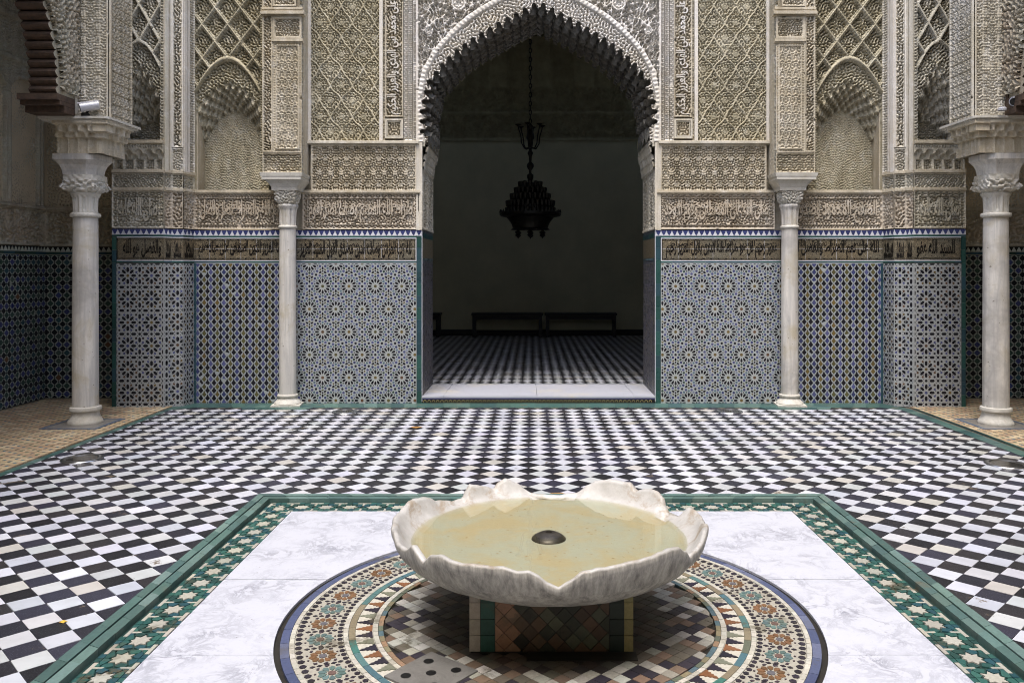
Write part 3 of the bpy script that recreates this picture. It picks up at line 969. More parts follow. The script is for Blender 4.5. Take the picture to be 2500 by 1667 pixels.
for poly, col, ind in allp:
    c = star_w if col else R.choice([L(42, 80, 76), L(38, 72, 80), L(50, 90, 82), L(38, 66, 62)])
    bg_ = Bag() if ind and cnt < 290 and inview(poly[0][0], poly[0][1]) else m_
    sgn = sum(poly[i][0] * poly[(i + 1) % len(poly)][1] - poly[(i + 1) % len(poly)][0] * poly[i][1] for i in range(len(poly)))
    if sgn < 0: poly = poly[::-1]
    z = -.002 + R.uniform(-.0007, .0007)
    bg_.prism([(x, y, z) for x, y in poly], (0, 0, -.006), vary(c, .12))
    if bg_ is not m_:
        bg_.build('tile', M['mosaic_worn'], plat); cnt += 1
m_.build('border_pieces', M['mosaic_worn'], plat, kind='stuff')

# marble slabs cut to the circle
RC = 1.212
def slab(x_out, y0, y1, side):
    pts = []
    n = 26
    for i in range(n + 1):
        y = y0 + (y1 - y0) * i / n
        d = RC * RC - (y - CY) ** 2
        xi = CX + side * (sqrt(d) if d > 0 else 0.0)
        pts.append((xi + side * .002, y))
    return pts + [(x_out, y1), (x_out, y0)]
ys = [1.2, 2.6, 3.41, 4.24, hy]
for side, xo in ((-1, hx0), (1, hx1)):
    for k in range(4):
        p = slab(xo, ys[k] + .002, ys[k + 1] - .002, side)
        sg = sum(p[i][0] * p[(i + 1) % len(p)][1] - p[(i + 1) % len(p)][0] * p[i][1] for i in range(len(p)))
        if sg < 0: p = p[::-1]
        bg_ = Bag(); bg_.prism([(x, y, .0005 * (k % 2)) for x, y in p], (0, 0, -.012)); bg_.build('slab', M['marble'], plat)
# roundel
rd = Bag()
def ring(bag, r0, r1, z, n, cols, gap=.0012, zb=-.02, a_off=0.0):
    for i in range(n):
        a0 = 2 * pi * (i + a_off) / n + gap / r1; a1 = 2 * pi * (i + 1 + a_off) / n - gap / r1
        sub = 1 if n > 60 else 3
        o_ = [(CX + r1 * cos(a0 + (a1 - a0) * k / sub), CY + r1 * sin(a0 + (a1 - a0) * k / sub)) for k in range(sub + 1)]
        i_ = [(CX + r0 * cos(a1 + (a0 - a1) * k / sub), CY + r0 * sin(a1 + (a0 - a1) * k / sub)) for k in range(sub + 1)]
        dz = R.uniform(-.0006, .0006)
        yield [(x, y, z + dz) for x, y in o_ + i_], R.choice(cols)
rbase = Bag(); rbase.lathe([(0.001, -.0145), (1.222, -.0145)], CX, CY, 96); rbase.build('roundel_bed', M['dark_gap'], plat)
rcol = lambda *a: [L(*c) for c in a]
rings = [(1.152, 1.188, 52, rcol((76, 84, 112), (68, 76, 104), (92, 98, 120)), 'blue_tile', 1),
         (1.130, 1.150, 150, rcol((180, 177, 166), (168, 165, 154)), 'white_tile', 0),
         (.904, .925, 130, rcol((180, 177, 166), (168, 165, 154)), 'white_tile', 0),
         (.874, .902, 44, rcol((80, 112, 112), (72, 102, 110), (124, 114, 94), (60, 104, 96), (96, 102, 88)), 'ring_tile', 1),
         (.776, .797, 120, rcol((182, 179, 168), (170, 167, 156)), 'white_tile', 0),
         (.753, .774, 90, rcol((124, 116, 92), (94, 100, 86), (138, 114, 92), (78, 98, 106)), 'ring_tile', 0)]
mm = Bag()
for r0, r1, n, cols, nm, ind in rings:
    for pts, c in ring(None, r0, r1, -.001, n, cols):
        ok = ind and pts[0][1] > 3.05
        bg_ = Bag() if ok else mm
        bg_.prism(pts, (0, 0, -.012), vary(c, .1))
        if ok: bg_.build(nm, M['mosaic_worn'], plat)
mm.build('ring_tiles', M['mosaic_worn'], plat, kind='stuff')
# pale ground discs under the fine mosaic
gd = Bag()
gd.lathe([(.926, -.0045), (1.129, -.0045)], CX, CY, 120, L(156, 152, 140))
gd.lathe([(.798, -.0045), (.873, -.0045)], CX, CY, 120, L(182, 178, 166))
gd.build('mosaic_ground', M['mosaic_worn'], plat)
ros = Bag(); NR = 40; cnt = 0
def place(poly, r, a, s=1.0, spin=0):
    out = []
    for x, y in poly:            # x radial, y tangential, metres
        rr = r + x * s; aa = a + y * s / r
        out.append((CX + rr * cos(aa), CY + rr * sin(aa)))
    return out
for i in range(NR):
    a = 2 * pi * (i + .5) / NR
    col = [L(108, 80, 56), L(88, 108, 106)][i % 2]; cen = [L(92, 90, 94), L(100, 80, 74)][i % 2]
    rc = 1.0215
    items = [(rot(ngon(10, .017), 0), cen, 0)]
    for k in range(10):
        t = 2 * pi * k / 10
        items.append((rot([(.021, 0), (.033, .0095), (.048, .0125), (.058, 0), (.048, -.0125), (.033, -.0095)], t), vary(col, .22), 1))
        items.append((rot([(.060, .004), (.069, .010), (.076, 0), (.069, -.010)], t + pi / 10), vary(L(58, 50, 58), .2), 0) if abs(cos(t + pi / 10)) < .75 else (rot([(.060, 0), (.066, .006), (.070, 0), (.066, -.006)], t + pi / 10), L(62, 52, 58), 0))
    for poly, c, ind in items:
        q = [(x, y) for x, y in poly]
        pts2 = place(q, rc, a)
        if abs(a - 3 * pi / 2) < .0: pass
        ok = ind and cnt < 280 and CY + rc * sin(a) > 3.15
        bg_ = Bag() if ok else ros
        bg_.prism([(x, y, -.0015) for x, y in pts2], (0, 0, -.006), c)
        if ok: bg_.build('petal_tile', M['mosaic_worn'], plat); cnt += 1
    for k in range(4):
        for rr, sz in ((1.1115, .0165), (.9385, .0135)):
            aa = a + (k - 1.5) * 2 * pi / NR / 4
            ros.prism([(x, y, -.0015) for x, y in place([(-sz, 0), (-sz * .3, sz), (sz * .7, sz * .8), (sz, 0), (sz * .7, -sz * .8), (-sz * .3, -sz)], rr, aa, .92)], (0, 0, -.006), vary(L(40, 36, 44), .25))
    for rr in (1.078, 1.05, 1.02, .992, .965):      # dark lozenges between rosettes
        aa = a + pi / NR
        ros.prism([(x, y, -.0015) for x, y in place([(-.012, 0), (0, .0085), (.012, 0), (0, -.0085)], rr, aa)], (0, 0, -.006), vary(L(42, 38, 46), .25))
ros.build('rosette_pieces', M['mosaic_worn'], plat, kind='stuff')
# stepped spikes
spk = Bag(); NS = 78
for i in range(NS):
    a = 2 * pi * i / NS
    c = [L(38, 35, 46), L(118, 80, 54), L(40, 36, 48), L(112, 114, 98)][i % 4]
    prof = [(-.036, .031), (-.026, .030), (-.022, .020), (-.010, .022), (-.006, .013), (.006, .015), (.011, .007), (.022, .008), (.036, 0)]
    poly = prof + [(x, -y) for x, y in reversed(prof[:-1])]
    bg_ = Bag() if CY + .83 * sin(a) > 3.1 else spk
    bg_.prism([(x, y, -.0012) for x, y in place(poly, .8365, a)], (0, 0, -.006), vary(c, .15))
    if bg_ is not spk: bg_.build('spike_tile', M['mosaic_worn'], plat)
spk.build('spike_tiles', M['mosaic_worn'], plat, kind='stuff')
# lozenge field inside
fld = Bag(); cnt = 0; DD = .078
PX0, PX1, PY0, PY1 = CX - .34, CX + .345, 3.43, 4.1
dr = (-.68, 3.02)                       # drain slab rectangle, rotated, centre
for k in range(-24, 25):
    for i in range(-12, 13):
        cx = CX + (i + (.5 if k % 2 else 0)) * DD; cy = CY + k * DD / 2
        if hypot(cx - CX, cy - CY) > .745: continue
        p = rot(ngon(4, DD / 2 - .0017), 0, cx, cy)
        q = [v for v in p]
        if PX0 < cx < PX1 and PY0 < cy < PY1: continue
        if hypot(cx - CX, cy - CY) > .71:
            p = [(CX + (x - CX) * min(1, .75 / max(1e-6, hypot(x - CX, y - CY))), CY + (y - CY) * min(1, .75 / max(1e-6, hypot(x - CX, y - CY)))) for x, y in p]
        if area(p) < 1e-4: continue
        edge = hypot(cx - CX, cy - CY) > .55
        c = vary(R.choice([L(174, 172, 164), L(50, 46, 54), L(112, 94, 80), L(96, 90, 80), L(150, 148, 138)] if edge else [L(92, 78, 66), L(82, 74, 62), L(66, 56, 50), L(76, 74, 64), L(52, 48, 46)]), .15)
        bg_ = Bag() if cnt < 250 and cy > 3.1 else fld
        bg_.prism([(x, y, -.002 + R.uniform(-.001, .001)) for x, y in p], (0, 0, -.01), c)
        if bg_ is not fld: bg_.build('lozenge_tile', M['mosaic_worn'], plat); cnt += 1
if fld.f: fld.build('lozenge_tiles', M['mosaic_worn'], plat, kind='stuff')

# pierced drain stone
ds = thing('drain_stone', 'pale square drain stone with five round holes set in the mosaic below the basin', 'drain', loc=(-.40, 3.25, 0))
bg_ = Bag(); sq = rot([(-.13, -.13), (.13, -.13), (.13, .13), (-.13, .13)], radians(52))
holes = [rot([(x, y)], radians(58))[0] for x, y in ((0, 0), (.07, .07), (-.07, .07), (.07, -.07), (-.07, -.07))]
bg_.prism([(x, y, .0045) for x, y in sq], (0, 0, -.012)); bg_.build('stone', M['drain_stone'], ds)
for hx_, hy_ in holes:
    bg_ = Bag(); bg_.lathe([(.021, .0056), (.018, .0052), (.001, .0051)], hx_, hy_, 16); bg_.build('drain_hole', M['black'], ds)

# ------------------------------------------------------------------ pedestal and basin
pd = thing('fountain_pedestal', 'square tiled pedestal carrying the marble basin', 'pedestal', loc=(0, 0, 0))
bg_ = Bag(); bg_.box(PX0 + .006, PX1 - .006, PY0 + .006, PY1, -.012, .30, (1, 1, 1, 1)); bg_.build('core', M['dark_gap'], pd)
bg_ = Bag(); bg_.box(CX - .1, PX1 + .01, PY0 - .07, PY0 + .003, -.011, .0035, (1, 1, 1, 1)); bg_.build('foot_slab', M['dark_gap'], pd)  # thin dark floor patch standing in for the stain and shadow at the foot
fp = Frame((0, PY0 + .006, 0), (1, 0, 0), (0, -1, 0)); fp.o[0] = PX0 - AX
Wp = PX1 - PX0
def ped_tile(u0, u1, v0, v1, col, nm='tile'):
    b_ = Bag(); fbox(b_, fp, u0 + .0012, u1 - .0012, v0 + .0012, v1 - .0012, -.003, .006, vary(col, .12)); b_.build(nm, M['mosaic_worn'], pd)
for k in range(4):
    v0, v1 = .004 + k * .068, .004 + (k + 1) * .068
    ped_tile(0, .047, v0, v1, L(168, 158, 142)); ped_tile(.047, .107, v0, v1, L(46, 84, 72))
    ped_tile(Wp - .04, Wp, v0, v1, L(140, 130, 84)); ped_tile(Wp - .1, Wp - .04, v0, v1, L(36, 46, 38))
for k in range(-1, 9):
    for i in range(-1, 10):
        cu, cv = .11 + (i + (.5 if k % 2 else 0)) * .072, .01 + k * .036
        p = clip_rect(rot(ngon(4, .0345), 0, cu, cv), .109, Wp - .102, .005, .28)
        if not p: continue
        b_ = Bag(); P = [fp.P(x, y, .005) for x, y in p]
        dark_part = cu > .2  # tiles past the left strip get darker colours
        b_.prism(P, (0, .008, 0), vary(R.choice([L(158, 122, 94), L(150, 112, 84)] if not dark_part else [L(96, 74, 54), L(52, 54, 40), L(46, 43, 32), L(78, 60, 44), L(84, 86, 66)]), .15))
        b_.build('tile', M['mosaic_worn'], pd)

bs = thing('fountain_basin', 'round white marble fountain basin with a wavy lobed rim, full of water', 'basin', loc=(0, 0, 0))
RIM = [(0.2, 0.441), (9.9, 0.454), (15.5, 0.456), (22.6, 0.385), (29.2, 0.382), (32.0, 0.41), (33.4, 0.448), (37.8, 0.474), (43.6, 0.468), (47.5, 0.45), (51.3, 0.482), (58.6, 0.486), (67.1, 0.472), (71.2, 0.44), (76.5, 0.398), (87.3, 0.392), (97.3, 0.396), (100.0, 0.414), (103.4, 0.449), (108.8, 0.475), (112.3, 0.454), (114.4, 0.43), (118.7, 0.446), (126.0, 0.474), (128.3, 0.437), (129.9, 0.405), (135.4, 0.402), (143.1, 0.425), (152.8, 0.47), (162.1, 0.478), (171.2, 0.456), (185.4, 0.458), (198.7, 0.466), (203.8, 0.447), (213.0, 0.449), (217.5, 0.481), (222.0, 0.462), (224.5, 0.440), (228.3, 0.477), (232.4, 0.492), (238.0, 0.480), (246.3, 0.481), (254.7, 0.485), (259.0, 0.474), (262.2, 0.482), (265.4, 0.464), (268.6, 0.434), (271.7, 0.420), (274.9, 0.438), (279.1, 0.474), (286.7, 0.484), (293.8, 0.490), (302.3, 0.503), (309.6, 0.508), (314.2, 0.500), (319.4, 0.469), (322.5, 0.435), (328.8, 0.449), (338.8, 0.485), (350, .47)]
BX, BY = .076, 3.76
def rimz(deg):
    deg %= 360
    for i in range(len(RIM)):
        a0, z0 = RIM[i]; a1, z1 = RIM[(i + 1) % len(RIM)]
        if i == len(RIM) - 1: a1 += 360
        if a0 <= deg < a1 or (i == len(RIM) - 1 and deg < RIM[0][0] and a0 <= deg + 360 < a1):
            d = deg if deg >= a0 else deg + 360
            t = (d - a0) / (a1 - a0); return z0 + (z1 - z0) * (t * t * (3 - 2 * t) * .4 + t * .6)
    return RIM[0][1]
nA = 420
V, F, Cc = [], [], []
rng = np.random.RandomState(5)
wob = lambda a, k: .004 * sin(a * 5 + k) + .003 * sin(a * 11 + 2.1 * k) + .002 * sin(a * 23 + k * 3.3)
rows = 0
for i in range(nA):
    a = 2 * pi * i / nA; deg = math.degrees(a)
    z = rimz(deg) + .0015 * sin(a * 37) + .001 * sin(a * 71 + 1) - .003 * max(0, sin(a * 13 + 2 * sin(a * 5)) - .8) / .2
    lift = z - .42
    rr = .712 + .10 * max(0, lift) + wob(a, 0) + (-.05 * math.exp(-((deg - 87) / 11) ** 2)) - .015 * max(0, sin(a))
    col = []
    prof = [(0.0, .232, 'o'), (.30, .234, 'o'), (.42, .244, 'o'), (.52, .268, 'o'), (.60, .303, 'o'), (.655, .340, 'o'), (.690, .378, 'o')]
    prof += [(rr - .002, z - .03 if z - .03 > .383 else .384, 'o'), (rr, z - .010, 'o'), (rr - .004, z - .002, 'r'), (rr - .013, z, 'r'), (rr - .024, z - .004, 'i'), (rr - .032, z - .016, 'i')]
    inn = [(.652 if z > .41 else min(.652, rr - .036), .405 if z > .43 else z - .022, 'i'), (.628, .388 if z > .40 else z - .03, 'i'), (.605, .374, 'w'), (.575, .367, 'w'), (.50, .364, 'w'), (.30, .365, 'w'), (.0, .366, 'w')]
    prof += inn
    for k, (r_, zz, tg) in enumerate(prof):
        r_ = r_ + (wob(a, k * .3) * .6 if .25 < r_ < .70 else 0)
        V.append((BX + r_ * cos(a), BY + r_ * sin(a), zz)); Cc.append({'o': (1, 0, 0, 1), 'r': (.15, 0, 0, 1), 'i': (0, 0, 0, 1), 'w': (0, 1, 0, 1)}[tg])
    rows = len(prof)
for i in range(nA):
    j = (i + 1) % nA
    for k in range(rows - 1):
        F.append((i * rows + k, j * rows + k, j * rows + k + 1, i * rows + k + 1))
me = bpy.data.meshes.new('bowl'); me.from_pydata(V, [], F)
at = me.color_attributes.new('col', 'FLOAT_COLOR', 'POINT'); at.data.foreach_set('color', np.array(Cc, dtype=np.float32).ravel())
me.materials.append(M['basin']); me.polygons.foreach_set('use_smooth', [True] * len(me.polygons)); me.update()
bowl = link(bpy.data.objects.new('bowl', me), bs)
sb = Bag(); sb.lathe([(.001, .384), (.013, .385), (.016, .3975), (.026, .398), (.034, .3955), (.052, .388), (.068, .379), (.078, .370), (.081, .360)], CX - .002, 3.76, 32)
sp = sb.build('spout', M['bronze_spout'], bs, smooth=True, label='round domed metal water spout in the middle')
sb = Bag(); sb.lathe([(.001, .3815), (.0138, .3815)], CX - .002, 3.76, 16); sb.build('spout_hole', M['black'], sp)
wt = Bag(); wt.lathe([(.626, .3835), (.6, .3835), (.4, .3835), (.2, .3835), (.001, .3835)], BX, BY, 120)
wtr = wt.build('basin_water', M['water'])
wtr['kind'] = 'stuff'
# sediment and needles lying in the water
rr_ = random.Random(4); nd = Bag()
for i in range(120):
    a = rr_.uniform(0, 2 * pi); r_ = sqrt(rr_.random()) * .5
    x, y = BX + r_ * cos(a), BY + r_ * sin(a); l_ = rr_.uniform(.004, .022); t = rr_.gauss(0, .6)
    z_ = .3685 if r_ < .3 else .3675
    dx, dy = l_ / 2 * cos(t), l_ / 2 * sin(t); w_ = .0013
    nd.poly([(x - dx, y - dy, z_), (x, y - w_, z_ + .001), (x + dx, y + dy, z_), (x, y + w_, z_ + .001)], (1, 1, 1, 1))
nd.build('water_debris', M['leaf'], kind='stuff')

# ------------------------------------------------------------------ facade, both sides
def panel_frame(name, fr, u0, u1, v0, v1, mat, parent, wd=.022, h=.02):
    b_ = Bag(); frame_strips(b_, fr, u0, u1, v0, v1, wd, -.03, h); frame_strips(b_, fr, u0 + wd + .006, u1 - wd - .006, v0 + wd + .006, v1 - wd - .006, .008, -.03, h * .6)
    return b_.build(name, mat, parent)

def ledge(fr, u0, u1, v, mat, parent, name='ledge', h=.03, t=.022):
    b_ = Bag(); fbox(b_, fr, u0, u1, v, v + t, -.04, h); fbox(b_, fr, u0, u1, v + t + .0005, v + t + .012, -.04, h * .6); fbox(b_, fr, u0, u1, v - .012, v - .0005, -.04, h * .5)
    return b_.build(name, mat, parent)

def stucco_text_band(fr, u0, u1, v0, v1, text, parent, mat, tmat, seed, res=.008):
    w_, h_ = u1 - u0, v1 - v0
    f = fr.shift(u0, v0, 0)
    def fn(U, V):
        H = arab(U, V, 1.7, .5, .034, seed, False, .016)
        e = np.minimum(np.minimum(U, w_ - U), np.minimum(V, h_ - V))
        H = np.where(e < .052, .004 + arab(U, V, .07, .07, .03, seed + 1, True, .012), H)
        H = np.where((e < .014) | ((e > .052) & (e < .064)), .012, H)
        return H
    p = relief('inscription_panel', f, w_, h_, fn, mat, parent, res)
    if text:
        tmat = mat
        lettering(f, text, .075, .075, w_ - .15, h_ - .15, .032, tmat, p, h0=-.018, bold=.020)
        lettering(f, ' '.join(text.split()[::-1][:4]), .12, h_ * .48, w_ - .26, h_ * .33, .030, tmat, p, h0=-.018, bold=.016)
    return p

def strip_relief(name, fr, u0, u1, v0, v1, parent, mat, lam=.03, cell=(.1, .12), seed=3, depth=.014, wall=.012, res=.008, sym=True):
    w_, h_ = u1 - u0, v1 - v0
    f = fr.shift(u0, v0, 0)
    def fn(U, V):
        H = arab(U, V, cell[0], cell[1], lam, seed, sym, depth)
        e = np.minimum(np.minimum(U, w_ - U), np.minimum(V, h_ - V))
        return np.where(e < wall, .010, H)
    return relief(name, f, w_, h_, fn, mat, parent, res)

def muq(x, z, half, zf, sf, zi, si, n, pitch, dstep):
    """stepped honeycomb recess; x from the arch axis. returns depth (>=0)"""
    q = np.abs(x) / half
    D = np.zeros_like(x)
    for r_ in range(n):
        t = r_ / (n - 1)
        e = (zf + (zi - zf) * t) - (sf + (si - sf) * t) * q ** (1.3 + .7 * t)
        ph = (x / pitch + .5 * (r_ % 2)) % 1
        hd = np.sqrt(np.clip(1 - ((ph - .5) / .30) ** 2, 0, 1))
        e = e + .066 * hd - .022
        ins = z < e
        cup = .04 * hd * np.clip(1 - (e - z) / .10, 0, 1)
        D = np.where(ins, dstep * (r_ + 1) + cup, D)
    return D

WORD_A = 'هو الله ذو الفضل العظيم وصراط'; WORD_B = 'لله رب العرش وصف الدين مصدق لقول السيد العزيز'

def build_wall(s):
    side = 'left' if s < 0 else 'right'
    t = thing('carved_wall', f'carved stucco and star mosaic wall {side} of the central arched doorway', 'wall', 'facade walls beside the doorway', loc=(0, 0, 0))
    t['group'] = 'walls beside the doorway'
    FW = flat_frame(0, Y0, 0, s)
    # --- tiled dado
    rg = random.Random(20 + s)
    w0, w1, wm = 1.45, 4.085, 2.965
    mosaic_panel(FW, w0, wm, 0, 1.658, [([(x + .018, y) for x, y in p], c, i) for p, c, i in star12(wm - w0, 1.658, rg)], t, 'star_mosaic', L(170, 175, 174))
    mosaic_panel(FW, wm, w1, 0, 1.658, scale_lattice(w1 - wm, 1.658, rg), t, 'lattice_mosaic', L(158, 164, 165))
    band_tiles(FW, 1.388, 1.447, .0, 1.985, .14, C_TEAL, t, horizontal=False)
    band_tiles(FW, 4.058, 4.084, .0, 1.66, .14, C_TEAL2, t, horizontal=False, h=.009)
    band_tiles(FW, w0, w1, 1.664, 1.684, .13, C_TEAL, t)
    band_tiles(FW, w0, w1, 1.962, 1.984, .13, C_TEAL, t)
    wl = Bag(); fbox(wl, FW, w0, w1, 1.6841, 1.694, -.02, .007, C_WHITE); fbox(wl, FW, w0, w1, 1.951, 1.9615, -.02, .007, C_WHITE); fbox(wl, FW, w0, w1, 1.6585, 1.6635, -.02, .005, C_WHITE)
    fbox(wl, FW, w0, w0 + .008, 1.6945, 1.9505, -.02, .007, C_WHITE)
    wl.build('white_fillet', M['glaze'], t)
    merlons(FW, 1.388, w1, 1.985, 2.05, t, C_BLUE, C_WHITE)
    for (a, b_, tx, ng) in ((1.459, 2.88, WORD_B if s < 0 else 'غفور رحيم قل هو صراط الله الدين يقول العزيز رحيم', 7), (2.98, 4.085, 'وما العزيز الدين اصطفى على عباده هم' if s < 0 else 'الله على نعم الصراط والفضل له', 6)):
        n = ng
        band = Bag(); fbox(band, FW, a, b_, 1.695, 1.9505, -.03, .0035); bd = band.build('inscription_band', M['scroll'], t)
        k = Bag()
        for v_ in (1.703, 1.716, 1.929, 1.942): fbox(k, FW, a + .005, b_ - .005, v_, v_ + .0035, .003, .0055)
        fbox(k, FW, a + .008, a + .013, 1.707, 1.941, .003, .0055); fbox(k, FW, b_ - .013, b_ - .008, 1.707, 1.941, .003, .0055)
        for q in range(int((b_ - a) / .09)):
            cu = a + .045 + q * .09
            for v_ in (1.7115, 1.9375): k.prism([FW.P(cu + x, v_ + y, .006) for x, y in ngon(8, .009)], (0, .003, 0))
        k.build('inscription_border', M['ink'], bd)
        g_ = Bag()
        for q in range(1, n):
            cu = a + (b_ - a) * q / n; fbox(g_, FW, cu - .0012, cu + .0012, 1.70, 1.945, .003, .0048, C_WHITE)
        fbox(g_, FW, a, b_, 1.828, 1.8303, .003, .0049, C_WHITE); g_.build('tile_joint', M['glaze'], bd)
        lettering(FW, tx, a + .05, 1.720, b_ - a - .10, .205, .0022, M['ink'], bd, h0=.0042, bold=.034)
        lettering(FW, ' '.join(tx.split()[::-1][:6]), a + .09, 1.83, b_ - a - .2, .10, .0018, M['ink'], bd, h0=.0042, bold=.012)
    # --- stucco above the dado, inner bay
    P_, Q_ = M['stucco'], M['stucco_pale']
    stucco_text_band(FW, 1.42, 2.80, 2.062, 2.488, 'صراط الله العظيم وصف نصر لقوم' if s < 0 else 'صلى الله على المصطفى وقوم لا وحد', t, M['stucco_brown'], Q_, 31 + s)
    ledge(FW, 1.40, 2.86, 2.494, P_, t)
    def f1(U, V):
        H = arab(U, V, .128, .155, .030, 8, True, .017)
        rz = rosettes(U, V, .128, .31, .024, .064, .07, .002)
        H = np.maximum(H, np.where(rz > -8, rz, -9)); return np.where((np.minimum(np.minimum(U, 1.25 - U), np.minimum(V, .55 - V)) < .016), .014, H)
    relief('carved_panel', FW.shift(1.45, 2.515, 0), 1.25, .55, f1, M['stucco'], t, .0066)
    ledge(FW, 1.42, 2.76, 3.078, Q_, t, h=.04)
    hh = TOP - 3.12
    def f2(U, V):
        H = arab(U, V, .262, .372, .032, 12, True, .02)
        H = np.maximum(H, -.03 + .038 * ogee(U, V, .262, .372, .010, .06, .10))
        x_ = (U - .06) / .262 * 2 * pi; y_ = (V - .10) / .372 * 2 * pi
        f_ = np.abs(np.cos(x_) + np.cos(y_)); H = np.where(np.abs(f_ - 1.05) < .10, .002, H)
        rz = rosettes(U, V, .262, .372, .032, .06, .10, .004)
        return np.where(rz > -8, rz, H)
    relief('carved_panel', FW.shift(1.89, 3.115, -.01), .82, hh, f2, M['stucco_olive'], t, .0066)
    b_ = Bag(); fbox(b_, FW, 1.848, 1.888, 3.115, TOP, -.05, .018); fbox(b_, FW, 2.702, 2.74, 3.115, TOP, -.05, .012); b_.build('plain_moulding', M['stucco_white'], t)
    # vertical inscription
    strip_relief('border_strip', FW, 1.825, 1.847, 3.115, TOP, t, P_, .022, (.022, .044), 5, .008, .0)
    def f3(U, V):
        H = arab(U, V, .22, 1.4, .036, 44, False, .024)
        e = np.minimum(np.minimum(U, .215 - U), V)
        return np.where(e < .014, .012, H)
    pv = relief('vertical_inscription', FW.shift(1.607, 3.395, 0), .215, TOP - 3.395, f3, P_, t, .0066)
    co, faces = letters_2d('وصلى الله على محمد نبي الهدى والعزيز الحكيم', 1.75, .165, bold=.014)
    if s < 0: co = np.stack([1.75 - co[:, 0], co[:, 1]], -1)
    # run of letters turned to climb the wall
    f_ = FW.shift(1.607, 3.42, 0); sg = 1
    top = [f_.P(.190 - y, x, .016) if s > 0 else f_.P(.025 + y, 1.75 - x, .016) for x, y in co]; n = len(top)
    base = [(p[0], p[1] + .024, p[2]) for p in top]; cnt = {}
    for fc in faces:
        for i in range(len(fc)):
            a_, c_ = fc[i], fc[(i + 1) % len(fc)]; cnt.setdefault((min(a_, c_), max(a_, c_)), []).append((a_, c_))
    FF = list(faces) + [(c_, a_, n + a_, n + c_) for k_, es in cnt.items() if len(es) == 1 for a_, c_ in es]
    me_ = bpy.data.meshes.new('lettering'); me_.from_pydata(top + base, [], FF); me_.materials.append(M['stucco_white']); me_.update()
    link(bpy.data.objects.new('lettering', me_), pv)
    panel_frame('square_panel_frame', FW, 1.607, 1.822, 3.138, 3.37, Q_, t)
    def f4(U, V):
        x, y = U - .08, V - .09; d = np.hypot(x, y); an = np.arctan2(y, x)
        return arab(U, V, .16, .18, .026, 51, True, .014) + np.where(np.abs(d - .068) < .006, .014, 0)
    relief('square_panel', FW.shift(1.635, 3.165, 0), .16, .18, f4, P_, t, .007)
    # fine border next to the arch frame
    for (a, c, sd_) in ((1.455, 1.49, 61), (1.497, 1.545, 62), (1.552, 1.60, 63)):
        strip_relief('border_strip', FW, a, c, 3.115, TOP, t, M['stucco_white'], .024, (c - a, .05), sd_, .012, .004, .007)
    # --- pilaster above the slender column
    yp = 9.5
    FP = flat_frame(0, yp, 0, s)
    c_ = Bag()
    def wbox(bag, x0, x1, y0, y1, z0, z1):
        xa, xb = sorted((AX + s * x0, AX + s * x1)); bag.box(xa, xb, y0, y1, z0, z1)
    wbox(c_, 2.735, 3.19, yp + .06, 9.9, 2.70, TOP); c_.build('pilaster_core', P_, t)
    fs = Frame((2.733, yp, 0), (0, 1, 0), (-1, 0, 0), s)
    relief('pilaster_side', fs.shift(0, 2.70, 0), .27, TOP - 2.70, lambda U, V: arab(U, V, .27, .3, .03, 71, True, .012), M['stucco_grey'], t, .012)
    strip_relief('pilaster_panel', FP, 2.735, 3.186, 2.70, 2.93, t, P_, .03, (.11, .115), 72, .016, .014)
    def f5(U, V):
        w_ = .335
        H = arab(U, V, .078, .098, .026, 74, True, .015)
        H = np.maximum(H, -.015 + .02 * ogee(U, V, .078 * 1.0, .196, .007, .039, 0))
        e = np.minimum(np.minimum(U, w_ - U), np.minimum(V, 1.265 - V))
        H = np.where(e < .036, .0 + arab(U, V, .03, .03, .02, 75, True, .006), H)
        return np.where((e > .034) & (e < .046), .014, np.where(e < .01, .01, H))
    relief('pilaster_panel', FP.shift(2.735, 2.94, 0), .335, 1.265, f5, P_, t, .007)
    ledge(FP, 2.72, 3.08, 4.212, P_, t, h=.02)
    strip_relief('pilaster_panel', FP, 2.735, 3.07, 4.25, 4.50, t, P_, .03, (.17, .25), 76, .016, .03)
    ledge(FP, 2.70, 3.2, 4.52, P_, t, h=.05, t=.03)
    ledge(FP, 2.72, 3.19, 4.575, P_, t, h=.03, t=.02)
    strip_relief('pilaster_panel', FP, 2.80, 3.07, 4.62, TOP, t, P_, .03, (.13, .2), 77, .016, .02)
    strip_relief('script_strip', FP, 3.072, 3.188, 2.94, TOP, t, P_, .034, (.12, .7), 78, .02, .014, .007, False)
    so_ = Frame((3.19, yp, 0), (0, 1, 0), (1, 0, 0), s)
    relief('pilaster_side', so_.shift(0, 2.70, 0), .27, TOP - 2.70, lambda U, V: arab(U, V, .27, .3, .03, 79, True, .012), M['stucco_grey'], t, .014)
    # --- niche bay with honeycomb arch
    stucco_text_band(FW, 2.98, 4.085, 2.062, 2.488, 'هم الله والصراط نصر وفضل' if s < 0 else 'الصفح المحمود وصدق', t, M['stucco_brown'], P_, 81 + s)
    ledge(FW, 2.86, 4.085, 2.494, P_, t, h=.025)
    xc = 3.69 - 3.2
    def f6(U, V):
        x = U - xc; z = V + 2.51
        D = muq(x, z, .395, 3.81, .30, 3.53, .42, 6, .079, .043)
        zo = 4.09 - .42 * (np.abs(x) / .40) ** 1.9
        worm = arab(U, V, 1.2, 1.3, .038, 91, False, .016) - .03
        fill = arab(U, V, .304, .40, .036, 92, True, .03) - .035
        d = diamonds(U, V, .304, .40, .01, xc, 4.09 - 2.51 - .0)
        rid = np.where(d < .009, .012, np.where(d < .016, -.012, np.where(d < .024, .0, fill)))
        H = np.where(z > zo, rid, worm)
        dd = np.abs(z - zo) * .75
        H = np.where(dd < .012, .02, np.where(dd < .024, .004, H))
